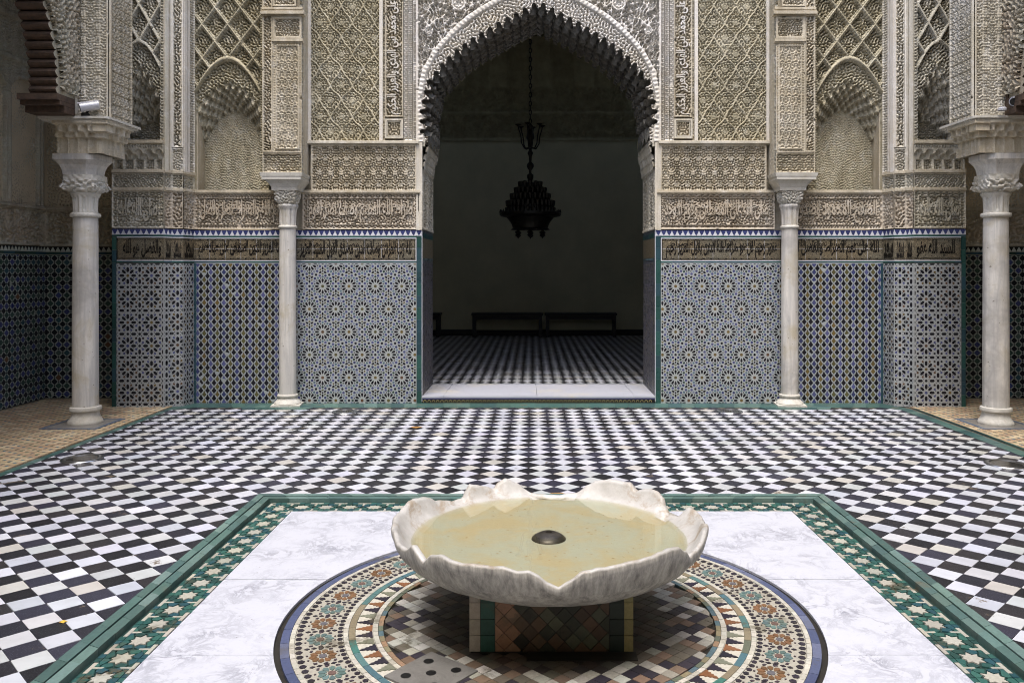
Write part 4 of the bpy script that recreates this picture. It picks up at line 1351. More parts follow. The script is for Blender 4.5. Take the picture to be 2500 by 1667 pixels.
        back = z < (3.53 - .42 * (np.abs(x) / .395) ** 2 - .02)
        wavy = samp(noise_cell(1.1, 1.2, .026, 93, False, aniso=(.6, 1.2)), U, V)
        H = np.where(D > 0, -D - .01, H)
        H = np.where(back & (np.abs(x) < .385), -.27 + .009 * np.clip(wavy, -1.2, 1.2), H)
        return np.where(np.abs(x) > .388, .0 + arab(U, V, .05, .06, .025, 94, True, .01), H)
    relief('honeycomb_niche', FW.shift(3.2, 2.51, 0), .885, TOP - 2.51, f6, M['stucco_olive'], t, .0072)

    b_ = Bag(); xa, xb = sorted((AX + s * 1.46, AX + s * 3.19)); b_.box(xa, xb, 9.845, 10.12, 0, TOP); b_.build('backing', P_, t)
    # --- projecting corner pier in facets
    pr = thing('corner_pier', f'projecting corner pier of stucco and octagon star mosaic at the {side} end of the facade', 'pier', 'corner piers of the facade', loc=(0, 0, 0))
    pts = [(4.088, 9.77), (4.13, 9.56), (4.244, 9.52), (4.294, 9.43), (4.887, 9.43)]
    run = 0
    for k in range(4):
        fr, ln = seg_frame(pts[k], pts[k + 1], 0, s)
        big = k == 3
        pcs = star8(ln + .3, 1.658, rg, .136 if big else -run)
        mosaic_panel(fr, .0 + (.0 if not big else .004), ln - (.05 if big else 0), 0, 1.658, pcs, pr, 'octagon_star_mosaic', L(166, 169, 168))
        run += ln
        e_ = ln - (.055 if big else 0)
        band_tiles(fr, 0, ln if big else ln, 1.664, 1.684, .12, C_TEAL, pr, indiv=big)
        band_tiles(fr, 0, ln, 1.962, 1.984, .12, C_TEAL, pr, indiv=big)
        wl = Bag(); fbox(wl, fr, 0, e_, 1.6841, 1.694, -.02, .007, C_WHITE); fbox(wl, fr, 0, e_, 1.951, 1.9615, -.02, .007, C_WHITE); wl.build('white_fillet', M['glaze'], pr)
        merlons(fr, 0, ln, 1.985, 2.05, pr, C_BLUE, C_WHITE)
        band = Bag(); fbox(band, fr, 0, e_, 1.695, 1.9505, -.03, .0035); bd = band.build('inscription_band', M['scroll'], pr)
        kk = Bag()
        for v_ in (1.703, 1.716, 1.929, 1.942): fbox(kk, fr, .0, e_ - .005, v_, v_ + .0035, .003, .0055)
        if big: fbox(kk, fr, e_ - .013, e_ - .008, 1.707, 1.941, .003, .0055)
        kk.build('inscription_border', M['ink'], bd)
        if ln > .1: lettering(fr, ('والفضل هو الله' if s < 0 else 'السيد الله عفو') if big else 'سعد', .02 if not big else .03, 1.722, e_ - (.04 if not big else .10), .205, .0022, M['ink'], bd, h0=.0042, bold=.03)
        if big: band_tiles(fr, ln - .048, ln, .0, 1.96, .15, C_TEAL, pr, horizontal=False)
        # stucco levels
        if big:
            stucco_text_band(fr, 0, ln, 2.062, 2.488, 'صلى الله عليه', pr, M['stucco_grey'], P_, 101 + s)
        else:
            strip_relief('inscription_panel', fr, 0, ln, 2.062, 2.488, pr, M['stucco_brown'], .04, (.2, .42), 103 + k, .016, .01, .008, False)
        ledge(fr, 0, ln, 2.494, P_, pr, h=.025)
        strip_relief('carved_panel', fr, 0, ln, 2.516, 2.69, pr, M['stucco_grey'], .03, (.1, .09), 105 + k, .014, .012)
        ledge(fr, 0, ln, 2.697, P_, pr, h=.02)
        if not big:
            m_ = M['stucco_pale']
            if k == 1:
                strip_relief('script_strip', fr, .0, ln, 2.72, 2.99, pr, m_, .028, (.12, .13), 111, .014, .014, .007)
                strip_relief('script_strip', fr, .014, ln - .014, 3.0, TOP, pr, m_, .036, (.1, .8), 112, .022, .010, .007, False)
                b_ = Bag(); fbox(b_, fr, -.002, .012, 3.0, TOP, -.04, .02); fbox(b_, fr, ln - .012, ln + .002, 3.0, TOP, -.04, .02); b_.build('plain_moulding', M['stucco_white'], pr)
            elif k == 0:
                strip_relief('border_strip', fr, 0, ln * .45, 2.72, TOP, pr, m_, .026, (.05, .06), 113, .012, .008, .008)
                b_ = Bag()
                for (a, c, h_) in ((.47, .6, .012), (.62, .72, .0), (.74, .99, .018)): fbox(b_, fr, ln * a, ln * c, 2.72, TOP, -.04, h_)
                b_.build('plain_moulding', M['stucco_white'], pr)
            else:
                b_ = Bag()
                for (a, c, h_) in ((.02, .3, .01), (.34, .5, -.004), (.54, .97, .014)): fbox(b_, fr, ln * a, ln * c, 2.72, TOP, -.04, h_)
                b_.build('plain_moulding', m_, pr)
        else:
            # honeycomb corbel and narrow niche
            def f7(U, V):
                z = V + 2.72
                ph = (U / .118) % 1
                hd = np.sqrt(np.clip(1 - ((ph - .5) / .40) ** 2, 0, 1))
                ph2 = (U / .118 + .5) % 1; hd2 = np.sqrt(np.clip(1 - ((ph2 - .5) / .3) ** 2, 0, 1))
                lower = arab(U, V, .118, .15, .026, 121, True, .012) - .05
                lower = np.where(np.abs(ph - .5) > .42, -.02, lower)
                H = np.where(z < 2.85, lower, np.where(z < 2.865 + .05 * hd2, -.03 - .02 * hd2, np.where(z < 2.90 + .06 * hd, -.03 * hd - .0, .012)))
                return np.where(z > 2.985, .02 + arab(U, V, .03, .03, .02, 4, True, .006), H)
            relief('corbel_panel', fr.shift(0, 2.72, 0), ln, .30, f7, M['stucco_grey'], pr, .007)
            ledge(fr, 0, ln, 3.03, P_, pr, h=.035, t=.025)
            cx_ = 4.58 - 4.294
            def f8(U, V):
                x = U - cx_; z = V + 3.06
                D = muq(x, z, .235, 3.93, .42, 3.36, .30, 8, .068, .042)
                zo = 4.20 - .30 * (np.abs(x) / .24) ** 1.8
                worm = arab(U, V, .6, .9, .038, 131, False, .018) - .02
                fill = arab(U, V, .24, .34, .036, 132, True, .03) - .03
                d = diamonds(U, V, .24, .42, .01, cx_, 4.20 - 3.06)
                H = np.where(z > zo, np.where(d < .014, .014, fill), worm)
                H = np.where(np.abs(z - zo) < .02, .02, H)
                H = np.where(D > 0, -D - .005, H)
                back = (z < 3.34 - .3 * (np.abs(x) / .235) ** 2) & (np.abs(x) < .2)
                H = np.where(back, -.36 + arab(U, V, .14, .2, .03, 133, True, .012), H)
                return np.where(np.abs(x) > .242, .004 + arab(U, V, .05, .07, .026, 134, True, .012), H)
            relief('honeycomb_niche', fr.shift(0, 3.06, 0), ln, TOP - 3.06, f8, M['stucco_grey'], pr, .0072)
    b_ = Bag(); xa, xb = sorted((AX + s * 4.885, AX + s * 4.86)); b_.box(xa, xb, 9.47, 10.05, 0, TOP); b_.build('return_face', P_, pr)
    b_ = Bag(); xa, xb = sorted((AX + s * 4.07, AX + s * 4.887)); b_.box(xa, xb, 9.84, 10.12, 0, TOP); b_.build('core', P_, pr)
    return t
for s in (-1, 1): build_wall(s)

# ------------------------------------------------------------------ the central arch
def resample(pts, n):
    pts = [np.array(p, float) for p in pts]
    seg = [np.linalg.norm(pts[i + 1] - pts[i]) for i in range(len(pts) - 1)]; tot = sum(seg)
    out, tan_ = [], []
    for k in range(n):
        d = tot * k / (n - 1); i = 0
        while i < len(seg) - 1 and d > seg[i]: d -= seg[i]; i += 1
        tt = min(1, d / seg[i]); out.append(pts[i] * (1 - tt) + pts[i + 1] * tt)
        tan_.append((pts[i + 1] - pts[i]) / seg[i])
    return out, tan_, tot
half_in = [(-1.362, 3.10), (-1.366, 3.48), (-1.284, 3.818), (-1.083, 4.05), (-.912, 4.2), (-.726, 4.33), (-.504, 4.459), (-.271, 4.588), (0, 4.73)]
half_out = [(-1.395, 3.10), (-1.405, 3.3), (-1.418, 3.62), (-1.36, 3.93), (-1.25, 4.13), (-1.137, 4.283), (-.99, 4.43), (-.84, 4.562), (-.68, 4.67), (-.504, 4.77), (-.26, 4.88), (0, 4.985)]
def keyhole_profile(NU, phase, inset, sc=1.0):
    """lobed lambrequin outline from the left springing over the apex to the right"""
    full = half_in + [(-x, z) for x, z in reversed(half_in[:-1])]
    pts, tans, tot = resample(full, NU * 2 + 1)
    out = []
    for i in range(NU):
        idx = 2 * i + 1 if phase else 2 * i
        idx = min(idx, len(pts) - 1)
        c, tg = pts[idx], tans[idx]
        nrm = np.array([-tg[1], tg[0]])            # outwards (up) for a path going left to right over the top
        if nrm[1] < 0 and abs(tg[0]) > .2: nrm = -nrm
        steep = abs(tg[1])
        up = np.array([0, 1.0]); d = nrm * (.35 + .65 * max(0, steep - .75) / .25) + up * (1 - (.35 + .65 * max(0, steep - .75) / .25))
        d /= np.linalg.norm(d)
        pr_ = np.array([d[1], -d[0]])
        pitch = tot / NU * (1 if steep > .8 else .93)
        base = c - nrm * inset
        kh = [(-.46, -.055), (-.46, -.02), (-.34, -.008), (-.30, .0), (-.24, .008), (-.235, .028), (-.21, .045), (-.12, .060), (0, .066), (.12, .060), (.21, .045), (.235, .028), (.24, .008), (.30, .0), (.34, -.008), (.46, -.02)]
        if i in (0, NU - 1): kh = [(a, -.03) for a, h_ in kh]
        for (a, h_) in kh:
            out.append(tuple(base + pr_ * a * pitch + d * (h_ - .022) * sc))
    return out
NU = 39
P0 = keyhole_profile(NU, 0, 0)
def in_poly(px, pz, poly):
    ins = np.zeros(px.shape, bool); n = len(poly); j = n - 1
    for i in range(n):
        xi, zi = poly[i]; xj, zj = poly[j]
        c = ((zi > pz) != (zj > pz))
        with np.errstate(divide='ignore', invalid='ignore'):
            c &= px < (xj - xi) * (pz - zi) / (zj - zi + 1e-12) + xi
        ins ^= c; j = i
    return ins
def dist_poly(px, pz, line):
    best = np.full(px.shape, 9.0); arc = np.zeros(px.shape); s0 = 0
    for i in range(len(line) - 1):
        a, b_ = np.array(line[i]), np.array(line[i + 1]); d = b_ - a; L2 = d @ d
        tt = np.clip(((px - a[0]) * d[0] + (pz - a[1]) * d[1]) / L2, 0, 1)
        dd = np.hypot(px - a[0] - tt * d[0], pz - a[1] - tt * d[1])
        m = dd < best; best = np.where(m, dd, best); arc = np.where(m, s0 + tt * sqrt(L2), arc); s0 += sqrt(L2)
    return best, arc
ar = thing('doorway_arch', 'pointed central doorway arch of pale carved stucco with a honeycomb lambrequin edge', 'arch')
FA = flat_frame(0, Y0, 0, 1)
out_line = half_out + [(-x, z) for x, z in reversed(half_out[:-1])]
opening = [(-1.365, 2.9)] + P0 + [(1.365, 2.9)]
def fa(U, V):
    x = U - 1.452; z = V + 3.10
    d, arc = dist_poly(x, z, out_line)
    ins = in_poly(x, z, out_line + [(1.4, 2.9), (-1.4, 2.9)])
    worm = arab(U, V, 2.9, 2.4, .040, 201, False, .024, th=-.1)
    big = samp(noise_cell(2.9, 2.4, .085, 202, True), U, V)
    fine = arab(U, V, 2.9, 2.4, .030, 203, True, .016)
    span = np.where(np.abs(big) < .38, .016, fine - .022)
    for (rx, rz, rr) in ((.95, 4.74, .085), (1.30, 4.42, .05), (1.33, 4.20, .04), (.62, 4.93, .05), (1.15, 4.93, .05), (1.33, 4.70, .045), (1.1, 4.56, .04)):
        q = np.hypot(np.abs(x) - rx, z - rz); an = np.arctan2(z - rz, np.abs(x) - rx)
        span = np.where(q < rr, -.012 + .03 * (np.abs(q / rr - .88) < .12) + .02 * (np.abs(q / rr - .5) < .1) + .012 * (np.cos(an * 6) > 0) * (q < rr * .75), span)
    H = np.where(ins, worm, span)
    sgn = np.where(ins, -1, 1) * d
    bead = .5 + .5 * np.cos(arc / .052 * 2 * pi)
    H = np.where(d < .030, .012 + .011 * bead * np.clip(1 - (sgn / .03) ** 2, 0, 1), H)
    H = np.where((sgn > -.044) & (sgn < -.030), -.02, H)
    H = np.where((np.abs(x) > 1.425), .014, H)
    return H
def fmask(U, V):
    return ~in_poly(U - 1.452, V + 3.10, opening)
relief('arch_face', FA.shift(-1.452, 3.10, 0), 2.904, TOP - 3.10, fa, M['stucco_white'], ar, .0068, fmask)
# soffit: rows of little vaults stepping back through the wall
V, F = [], []
rows_ = []
yk = [Y0 - .004]
ring_list = []
depth = 1.06; nrow = 11
for r_ in range(nrow):
    ph = r_ % 2
    prof = keyhole_profile(NU, ph, (.0, .012, .022, .03, .034, .036, .034, .03, .022, .012, .0)[r_] + (.0 if r_ == 0 else .004), 1.0)
    ya = Y0 - .004 + depth * r_ / nrow; yb = ya + depth / nrow * .62
    ring_list.append((prof, ya)); ring_list.append((prof, yb))
for prof, yy in ring_list:
    for x, z in prof: V.append((AX + x, yy, z))
n = len(P0)
for k in range(len(ring_list) - 1):
    for i in range(n - 1):
        F.append((k * n + i, k * n + i + 1, (k + 1) * n + i + 1, (k + 1) * n + i))
me = bpy.data.meshes.new('honeycomb_soffit'); me.from_pydata(V, [], F); me.materials.append(M['stucco_soot_shade']); me.update()
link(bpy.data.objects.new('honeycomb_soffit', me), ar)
# back face of the arch wall (seen from inside, closes the gap above the soffit)
lastp = [(AX + x, Y0 + 1.06, z) for x, z in ring_list[-1][0]]
bk = Bag()
for i in range(n - 1):
    a, b_ = lastp[i], lastp[i + 1]
    bk.poly([a, b_, (b_[0] * 1.0 + (b_[0] - AX) * .2, b_[1], b_[2] + .5), (a[0] + (a[0] - AX) * .2, a[1], a[2] + .5)])
bk.build('back_face', M['hall_stucco'], ar)
for s in (-1, 1):
    fj = Frame((1.385, Y0, 0), (0, 1, 0), (-1, 0, 0), s)
    def fj1(U, V):
        z = V + 2.06
        H = arab(U, V, .35, .5, .045, 211, True, .02)
        x = np.abs((U / .53) % 1 - .5)
        H = np.where(np.abs(x * .53 - .22) < .012, .008, H)
        H = np.where((z > 2.055) & (z < 2.09), .012, H)
        k = np.clip((z - 2.80) / .25, 0, 1)
        ph = (U / .088 + .5 * (np.floor((z - 2.80) / .09) % 2)) % 1
        mq = .02 + .05 * k - .03 * np.sqrt(np.clip(1 - ((ph - .5) / .4) ** 2, 0, 1)) * (((z - 2.8) / .09) % 1 < .75)
        return np.where(z > 2.80, mq, np.where(z > 2.775, .02, H))
    relief('jamb_panel', fj.shift(.03, 2.06, 0), 1.06, 1.06, fj1, M['stucco_grey'], ar, .011)
    rg = random.Random(5)
    g = Bag(); fbox(g, fj, .012, 1.06, .07, 2.06, -.06, .0, L(92, 96, 104)); jb = g.build('jamb_mosaic', M['glaze'], ar)
    jm = Bag()
    for j in range(40):
        for i in range(22):
            u, v = .03 + i * .048, .10 + j * .042 + (i % 2) * .021
            if v < 1.66: jm.prism([fj.P(u + x, v + y, .002) for x, y in star(4, .019, .5)], (s * .002, 0, 0), vary(rg.choice([C_BLACK, L(70, 66, 80), L(88, 80, 70)]), .2))
    jm.build('tile_pieces', M['glaze'], jb, kind='stuff')
    band_tiles(fj, .02, 1.06, 1.965, 2.02, .12, C_TEAL, ar, name='jamb_border_tile')
    band_tiles(fj, .02, 1.06, 1.70, 1.72, .12, C_TEALG, ar, name='jamb_border_tile')
    g = Bag(); fbox(g, fj, .02, 1.06, 1.722, 1.963, -.01, .004, L(60, 54, 46)); g.build('jamb_inscription', M['scroll'], ar)
    wf = Bag(); fbox(wf, fj, .0, .0115, .02, 2.05, -.008, .004, C_WHITE); wf.build('edge_fillet', M['glaze'], ar)
    # mounting strip between jamb top and arch
    b_ = Bag(); xa, xb = sorted((AX + s * 1.45, AX + s * 1.56)); b_.box(xa, xb, Y0 + .02, Y0 + 1.06, .0, 3.4); xa, xb = sorted((AX + s * 1.412, AX + s * 1.449)); b_.box(xa, xb, Y0 + .012, Y0 + 1.05, 3.0, 3.5); b_.build('jamb_core', M['stucco_grey'], ar)
    b_ = Bag(); xa, xb = sorted((AX + s * 1.389, AX + s * 1.452)); b_.box(xa, xb, Y0 - .012, Y0 + .20, 2.052, 3.15); xa, xb = sorted((AX + s * 1.378, AX + s * 1.405)); b_.box(xa, xb, Y0 - .02, Y0 - .0125, 2.056, 3.092); b_.build('jamb_edge_moulding', M['stucco_pale'], ar)
    b_ = Bag(); xa, xb = sorted((AX + s * 1.347, AX + s * 1.411)); b_.box(xa, xb, Y0 + .001, Y0 + 1.05, 3.085, 3.135); xa, xb = sorted((AX + s * 1.352, AX + s * 1.411)); b_.box(xa, xb, Y0 + .004, Y0 + 1.05, 3.05, 3.0845); xa, xb = sorted((AX + s * 1.362, AX + s * 1.411)); b_.box(xa, xb, Y0 + .006, Y0 + 1.05, 3.1355, 3.20); b_.build('impost_ledge', M['stucco_grey'], ar)

# marble threshold step
st = thing('threshold_step', 'white marble doorway step with a patterned dark tile riser', 'step')
xs = [-1.383, -1.07 + .0, 0.0, 1.12, 1.383]
y0s, y1s = Y0 - .005, Y0 + 1.03
jx = [(-1.383, -1.383), (-1.13, -1.12), (-.02, -.03), (1.14, 1.13), (1.383, 1.383)]
for k in range(4):
    a0, a1 = jx[k]; b0, b1 = jx[k + 1]
    bg_ = Bag(); z_ = .085 + (0.001 if k % 2 else 0)
    bg_.prism([(AX + a0 + .002, y0s, z_), (AX + b0 - .002, y0s, z_), (AX + b1 - .002, y1s, z_), (AX + a1 + .002, y1s, z_)], (0, 0, -.022)); bg_.build('slab', M['marble_step'], st)
bg_ = Bag(); bg_.box(AX - 1.383, AX + 1.383, Y0 + .004, y1s, .0, .0625, L(30, 28, 28)); bg_.box(AX - 1.383, AX + 1.383, Y0 + .0, Y0 + .0035, .048, .0624, L(64, 66, 120))
ri = bg_.build('riser', M['glaze'], st)
bg_ = Bag()
for i in range(54):
    cx_ = AX - 1.35 + i * .0505
    outer_ = [(cx_ + .019 * cos(a), .014 + .026 * sin(a)) for a in [pi * k / 6 for k in range(7)]]
    inner_ = [(cx_ + .014 * cos(a), .014 + .020 * sin(a)) for a in [pi * k / 6 for k in range(6, -1, -1)]]
    bg_.prism([(x, Y0 + .002, z) for x, z in (outer_ + inner_)], (0, .003, 0), L(170, 160, 110))
bg_.build('riser_arch_motif', M['glaze'], ri, kind='stuff')

# ------------------------------------------------------------------ heavy structure and hall
sr = Bag()
for s in (-1, 1):
    xa, xb = sorted((AX + s * 1.45, AX + s * 6.3)); sr.box(xa, xb, 10.13, 10.83, 0, 8.2)
    xa, xb = sorted((AX + s * 4.895, AX + s * 6.3)); sr.box(xa, xb, 10.06, 10.12, 0, 8.2)
sr.box(AX - 1.449, AX + 1.449, 10.14, 10.83, 5.05, 8.2)
sr.box(AX - 6.3, AX + 6.3, 9.80, 10.12, 5.5, 8.2)
sr.build('upper_facade', M['render'], kind='structure')
hb = Bag(); hb.poly([(-5.5, 18.85, 0), (5.8, 18.85, 0), (5.8, 18.85, 8), (-5.5, 18.85, 8)]); hw = hb.build('hall_back_wall', M['plaster'], kind='structure')
hf_ = Frame((-5.5, 18.72, 4.49), (1, 0, 0), (0, -1, 0)); hf_.o[0] -= AX
def fh(U, V):
    ph = (U / .95) % 1; x = (ph - .5) * .95
    H = arab(U, V, .5, .6, .08, 301, True, .03)
    H = np.where(V < .1, .02, H); H = np.where((V > .62) & (V < .68), .03, H)
    up = (V > 1.2) & (V < 2.4)
    nich = up & (np.abs(x) < .26) & (V < 2.2 + .2 * np.sqrt(np.clip(1 - (x / .26) ** 2, 0, 1)))
    H = np.where(up, .03, H); H = np.where(nich, -.06 + .3 * arab(U, V, .5, .6, .08, 302, True, .03), H)
    return np.where((V > 2.5) & (V < 2.56), .05, H)
hb2 = Bag(); hb2.poly([(-5.5, 18.75, 0), (5.8, 18.75, 0), (5.8, 18.75, 4.5), (-5.5, 18.75, 4.5)]); hb2.build('plaster_dado', M['plaster'], hw)
relief('hall_carved_frieze', hf_, 11.3, 3.0, fh, M['hall_stucco'], hw, .035)
hs = Bag(); hs.box(-5.5, 5.8, 18.68, 18.74, .085, .21); hs.build('skirting', M['wood_black'], hw)
hl = Bag()
for xw in (-5.4, 5.7):
    for ya, yb2 in ((10.8, 12.2), (13.8, 15.6), (17.2, 19)): hl.box(xw - .1, xw + .1, ya, yb2, 0, 8)
    for ya, yb2 in ((12.2, 13.8), (15.6, 17.2)):  # unseen high openings added so that sky light brightens the hall
        hl.box(xw - .1, xw + .1, ya, yb2, 0, 5.6); hl.box(xw - .1, xw + .1, ya, yb2, 7.15, 8)
hl.build('hall_side_walls', M['plaster'], kind='structure')
hc = Bag(); hc.box(-5.5, 5.8, 10.7, 19, 8.0, 8.2); hc.build('hall_ceiling', M['wood'], kind='structure')
hfl = Bag(); hfl.box(-5.5, 5.8, Y0 + 1.035, 18.8, -.1, .0785, L(34, 33, 36)); hfo = hfl.build('hall_floor', M['floor'], kind='structure')
ht = Bag(); hd = .14
rh = random.Random(9)
for k in range(0, int((18.6 - 10.85) / hd * 2)):
    for i in range(-24, 25):
        if k % 2: continue
        cx = AX + (i + .5 * ((k // 2) % 1)) * hd; cy = 10.93 + k * hd / 2
        if abs(cx) > .66 * cy or abs(cx) > 3.4: continue
        s_ = hd / 2 - .002
        ht.poly([(cx + s_, cy, .084), (cx, cy + s_, .084), (cx - s_, cy, .084), (cx, cy - s_, .084)], vary(rh.choice(whites), .06, rh))
ht.build('hall_floor_tiles', M['floor'], hfo, kind='stuff')
gt = Bag(); gt.box(AX - 1.38, AX + 1.38, Y0 + 1.036, Y0 + 1.075, .079, .0865, L(40, 62, 60)); gt.build('green_sill_tiles', M['glaze'], hfo)

def bench(x0, x1, y, label):
    t = thing('bench', label, 'bench', 'benches along the hall back wall', loc=(0, 0, 0))
    b_ = Bag(); b_.box(x0, x1, y - .42, y, .56, .61); b_.build('seat', M['wood_black'], t)
    for xx in (x0 + .02, x1 - .09):
        for yy in (y - .40, y - .08):
            b_ = Bag(); b_.box(xx, xx + .07, yy, yy + .07, .085, .56); b_.build('leg', M['wood_black'], t)
    b_ = Bag(); b_.box(x0 + .09, x1 - .09, y - .39, y - .36, .47, .555); b_.build('apron', M['wood_black'], t)
    b_ = Bag(); b_.box(x0 + .09, x1 - .09, y - .1, y - .07, .22, .44); b_.build('back_panel', M['plaster'], t)
X_ = lambda px, Y: (px - 1223) / 1891 * Y
bench(X_(1083, 18.2), X_(1247, 18.2), 18.55, 'dark low bench below the chandelier, left of the middle pair in the hall')
bench(X_(1252, 18.2), X_(1417, 18.2), 18.55, 'dark low bench right of the middle pair against the hall back wall')
bench(X_(855, 18.2), X_(1011, 18.2), 18.55, 'dark low bench half hidden by the left door jamb in the hall')

# chandelier
ch = thing('chandelier', 'blackened bronze tiered mosque chandelier hanging on a long chain in the hall', 'chandelier')
cy_ = 14.0; sc_ = 1891 / cy_; zc = lambda py: 1.6 + (616.2 - py) / sc_; cx_ = X_(1218, cy_)
b_ = Bag(); zz = zc(285); k = 0
while zz < 7.9:
    a = (k % 2) * pi / 2
    pts_ = [(cx_ + .022 * cos(q) * cos(a), cy_ + .022 * cos(q) * sin(a), zz + .045 + .045 * sin(q)) for q in [2 * pi * i / 8 for i in range(9)]]
    for i in range(8): b_.bar(pts_[i], pts_[i + 1], .009, 5)
    zz += .075; k += 1
b_.build('chain', M['iron'], ch)
b_ = Bag(); prof = [(.012, zc(285)), (.05, zc(290)), (.03, zc(298)), (.06, zc(306)), (.07, zc(318)), (.03, zc(326)), (.024, zc(345)), (.05, zc(352)), (.025, zc(360)), (.022, zc(372)), (.06, zc(378)), (.06, zc(384)), (.022, zc(392)), (.022, zc(398)), (.055, zc(402)), (.055, zc(408)), (.03, zc(416)), (.0, zc(420))]
b_.lathe(prof, cx_, cy_, 14); b_.build('stem', M['iron'], ch, smooth=True)
for i in range(6):
    a = i * pi / 3 + .3; b_ = Bag(); pr_ = [(.02, 340), (.10, 342), (.155, 330), (.17, 312), (.20, 300), (.215, 292)]
    P = [(cx_ + r_ * cos(a), cy_ + r_ * sin(a), zc(p_)) for r_, p_ in pr_]
    for q in range(5): b_.bar(P[q], P[q + 1], .011, 6)
    b_.lathe([(.012, P[-1][2]), (.045, P[-1][2] + .02), (.05, P[-1][2] + .035), (.018, P[-1][2] + .04)], P[-1][0], P[-1][1], 8)
    b_.build('arm', M['iron'], ch)
tiers = [(424, .15, .16), (438, .22, .22), (452, .29, .29), (468, .36, .35), (484, .37, .37)]
b_ = Bag(); b_.lathe([(.03, zc(418)), (.18, zc(424)), (.20, zc(440)), (.26, zc(450)), (.28, zc(462)), (.36, zc(470)), (.38, zc(490)), (.40, zc(494))], cx_, cy_, 24); b_.build('body', M['iron'], ch)
b_ = Bag()
for py, r_, _ in tiers:
    n_ = int(r_ * 2 * pi / .075)
    for i in range(n_):
        a = 2 * pi * i / n_; x, y = cx_ + (r_ + .03) * cos(a), cy_ + (r_ + .03) * sin(a); z = zc(py)
        b_.lathe([(.004, z - .07), (.022, z - .04), (.03, z), (.034, z + .045), (.026, z + .05)], x, y, 6)
b_.build('lamp_cups', M['iron'], ch, kind='stuff')
b_ = Bag(); b_.lathe([(.38, zc(488)), (.52, zc(488)), (.525, zc(494)), (.50, zc(497)), (.40, zc(500)), (.33, zc(512)), (.31, zc(518)), (.30, zc(524)), (.335, zc(528)), (.05, zc(529))], cx_, cy_, 32)
for i in range(48):
    a = 2 * pi * i / 48; b_.bar((cx_ + .515 * cos(a), cy_ + .515 * sin(a), zc(489)), (cx_ + .515 * cos(a), cy_ + .515 * sin(a), zc(482)), (.022, .004), 4)
b_.build('lamp_tray', M['iron'], ch)
for i in range(6):
    a = i * pi / 3 + .5; b_ = Bag(); x, y = cx_ + .24 * cos(a), cy_ + .24 * sin(a)
    b_.lathe([(.02, zc(527)), (.02, zc(531)), (.055, zc(534)), (.03, zc(538)), (.05, zc(541)), (.012, zc(545)), (.001, zc(548))], x, y, 8)
    b_.build('pendant', M['iron'], ch)

# ------------------------------------------------------------------ columns
def lathe_mod(parent, name, mat, cx, cy, prof, mod=None, n=64, smooth=True, square=0.0, rotz=0.0):
    V, F = [], []
    for k, (r_, z) in enumerate(prof):
        for i in range(n):
            a = 2 * pi * i / n
            rr = r_
            sqr = square[k] if isinstance(square, (list, tuple)) else square
            if sqr: rr = r_ * ((1 - sqr) + sqr / max(abs(cos(a)), abs(sin(a))) * 1.0)
            if mod: rr += mod(a, z, k)
            V.append((cx + rr * cos(a + rotz), cy + rr * sin(a + rotz), z))
    for k in range(len(prof) - 1):
        for i in range(n):
            j = (i + 1) % n; F.append((k * n + i, k * n + j, (k + 1) * n + j, (k + 1) * n + i))
    F.append(tuple(range((len(prof) - 1) * n, len(prof) * n)))
    me = bpy.data.meshes.new(name); me.from_pydata(V, [], F); me.materials.append(mat)
    if smooth:
        me.polygons.foreach_set('use_smooth', [True] * len(me.polygons)); me.set_sharp_from_angle(angle=radians(50))
    me.update(); return link(bpy.data.objects.new(name, me), parent)

def dense(prof, m=5):
    out = []
    for (r0, z0), (r1, z1) in zip(prof[:-1], prof[1:]):
        for k in range(m): out.append((r0 + (r1 - r0) * k / m, z0 + (z1 - z0) * k / m))
    return out + [prof[-1]]

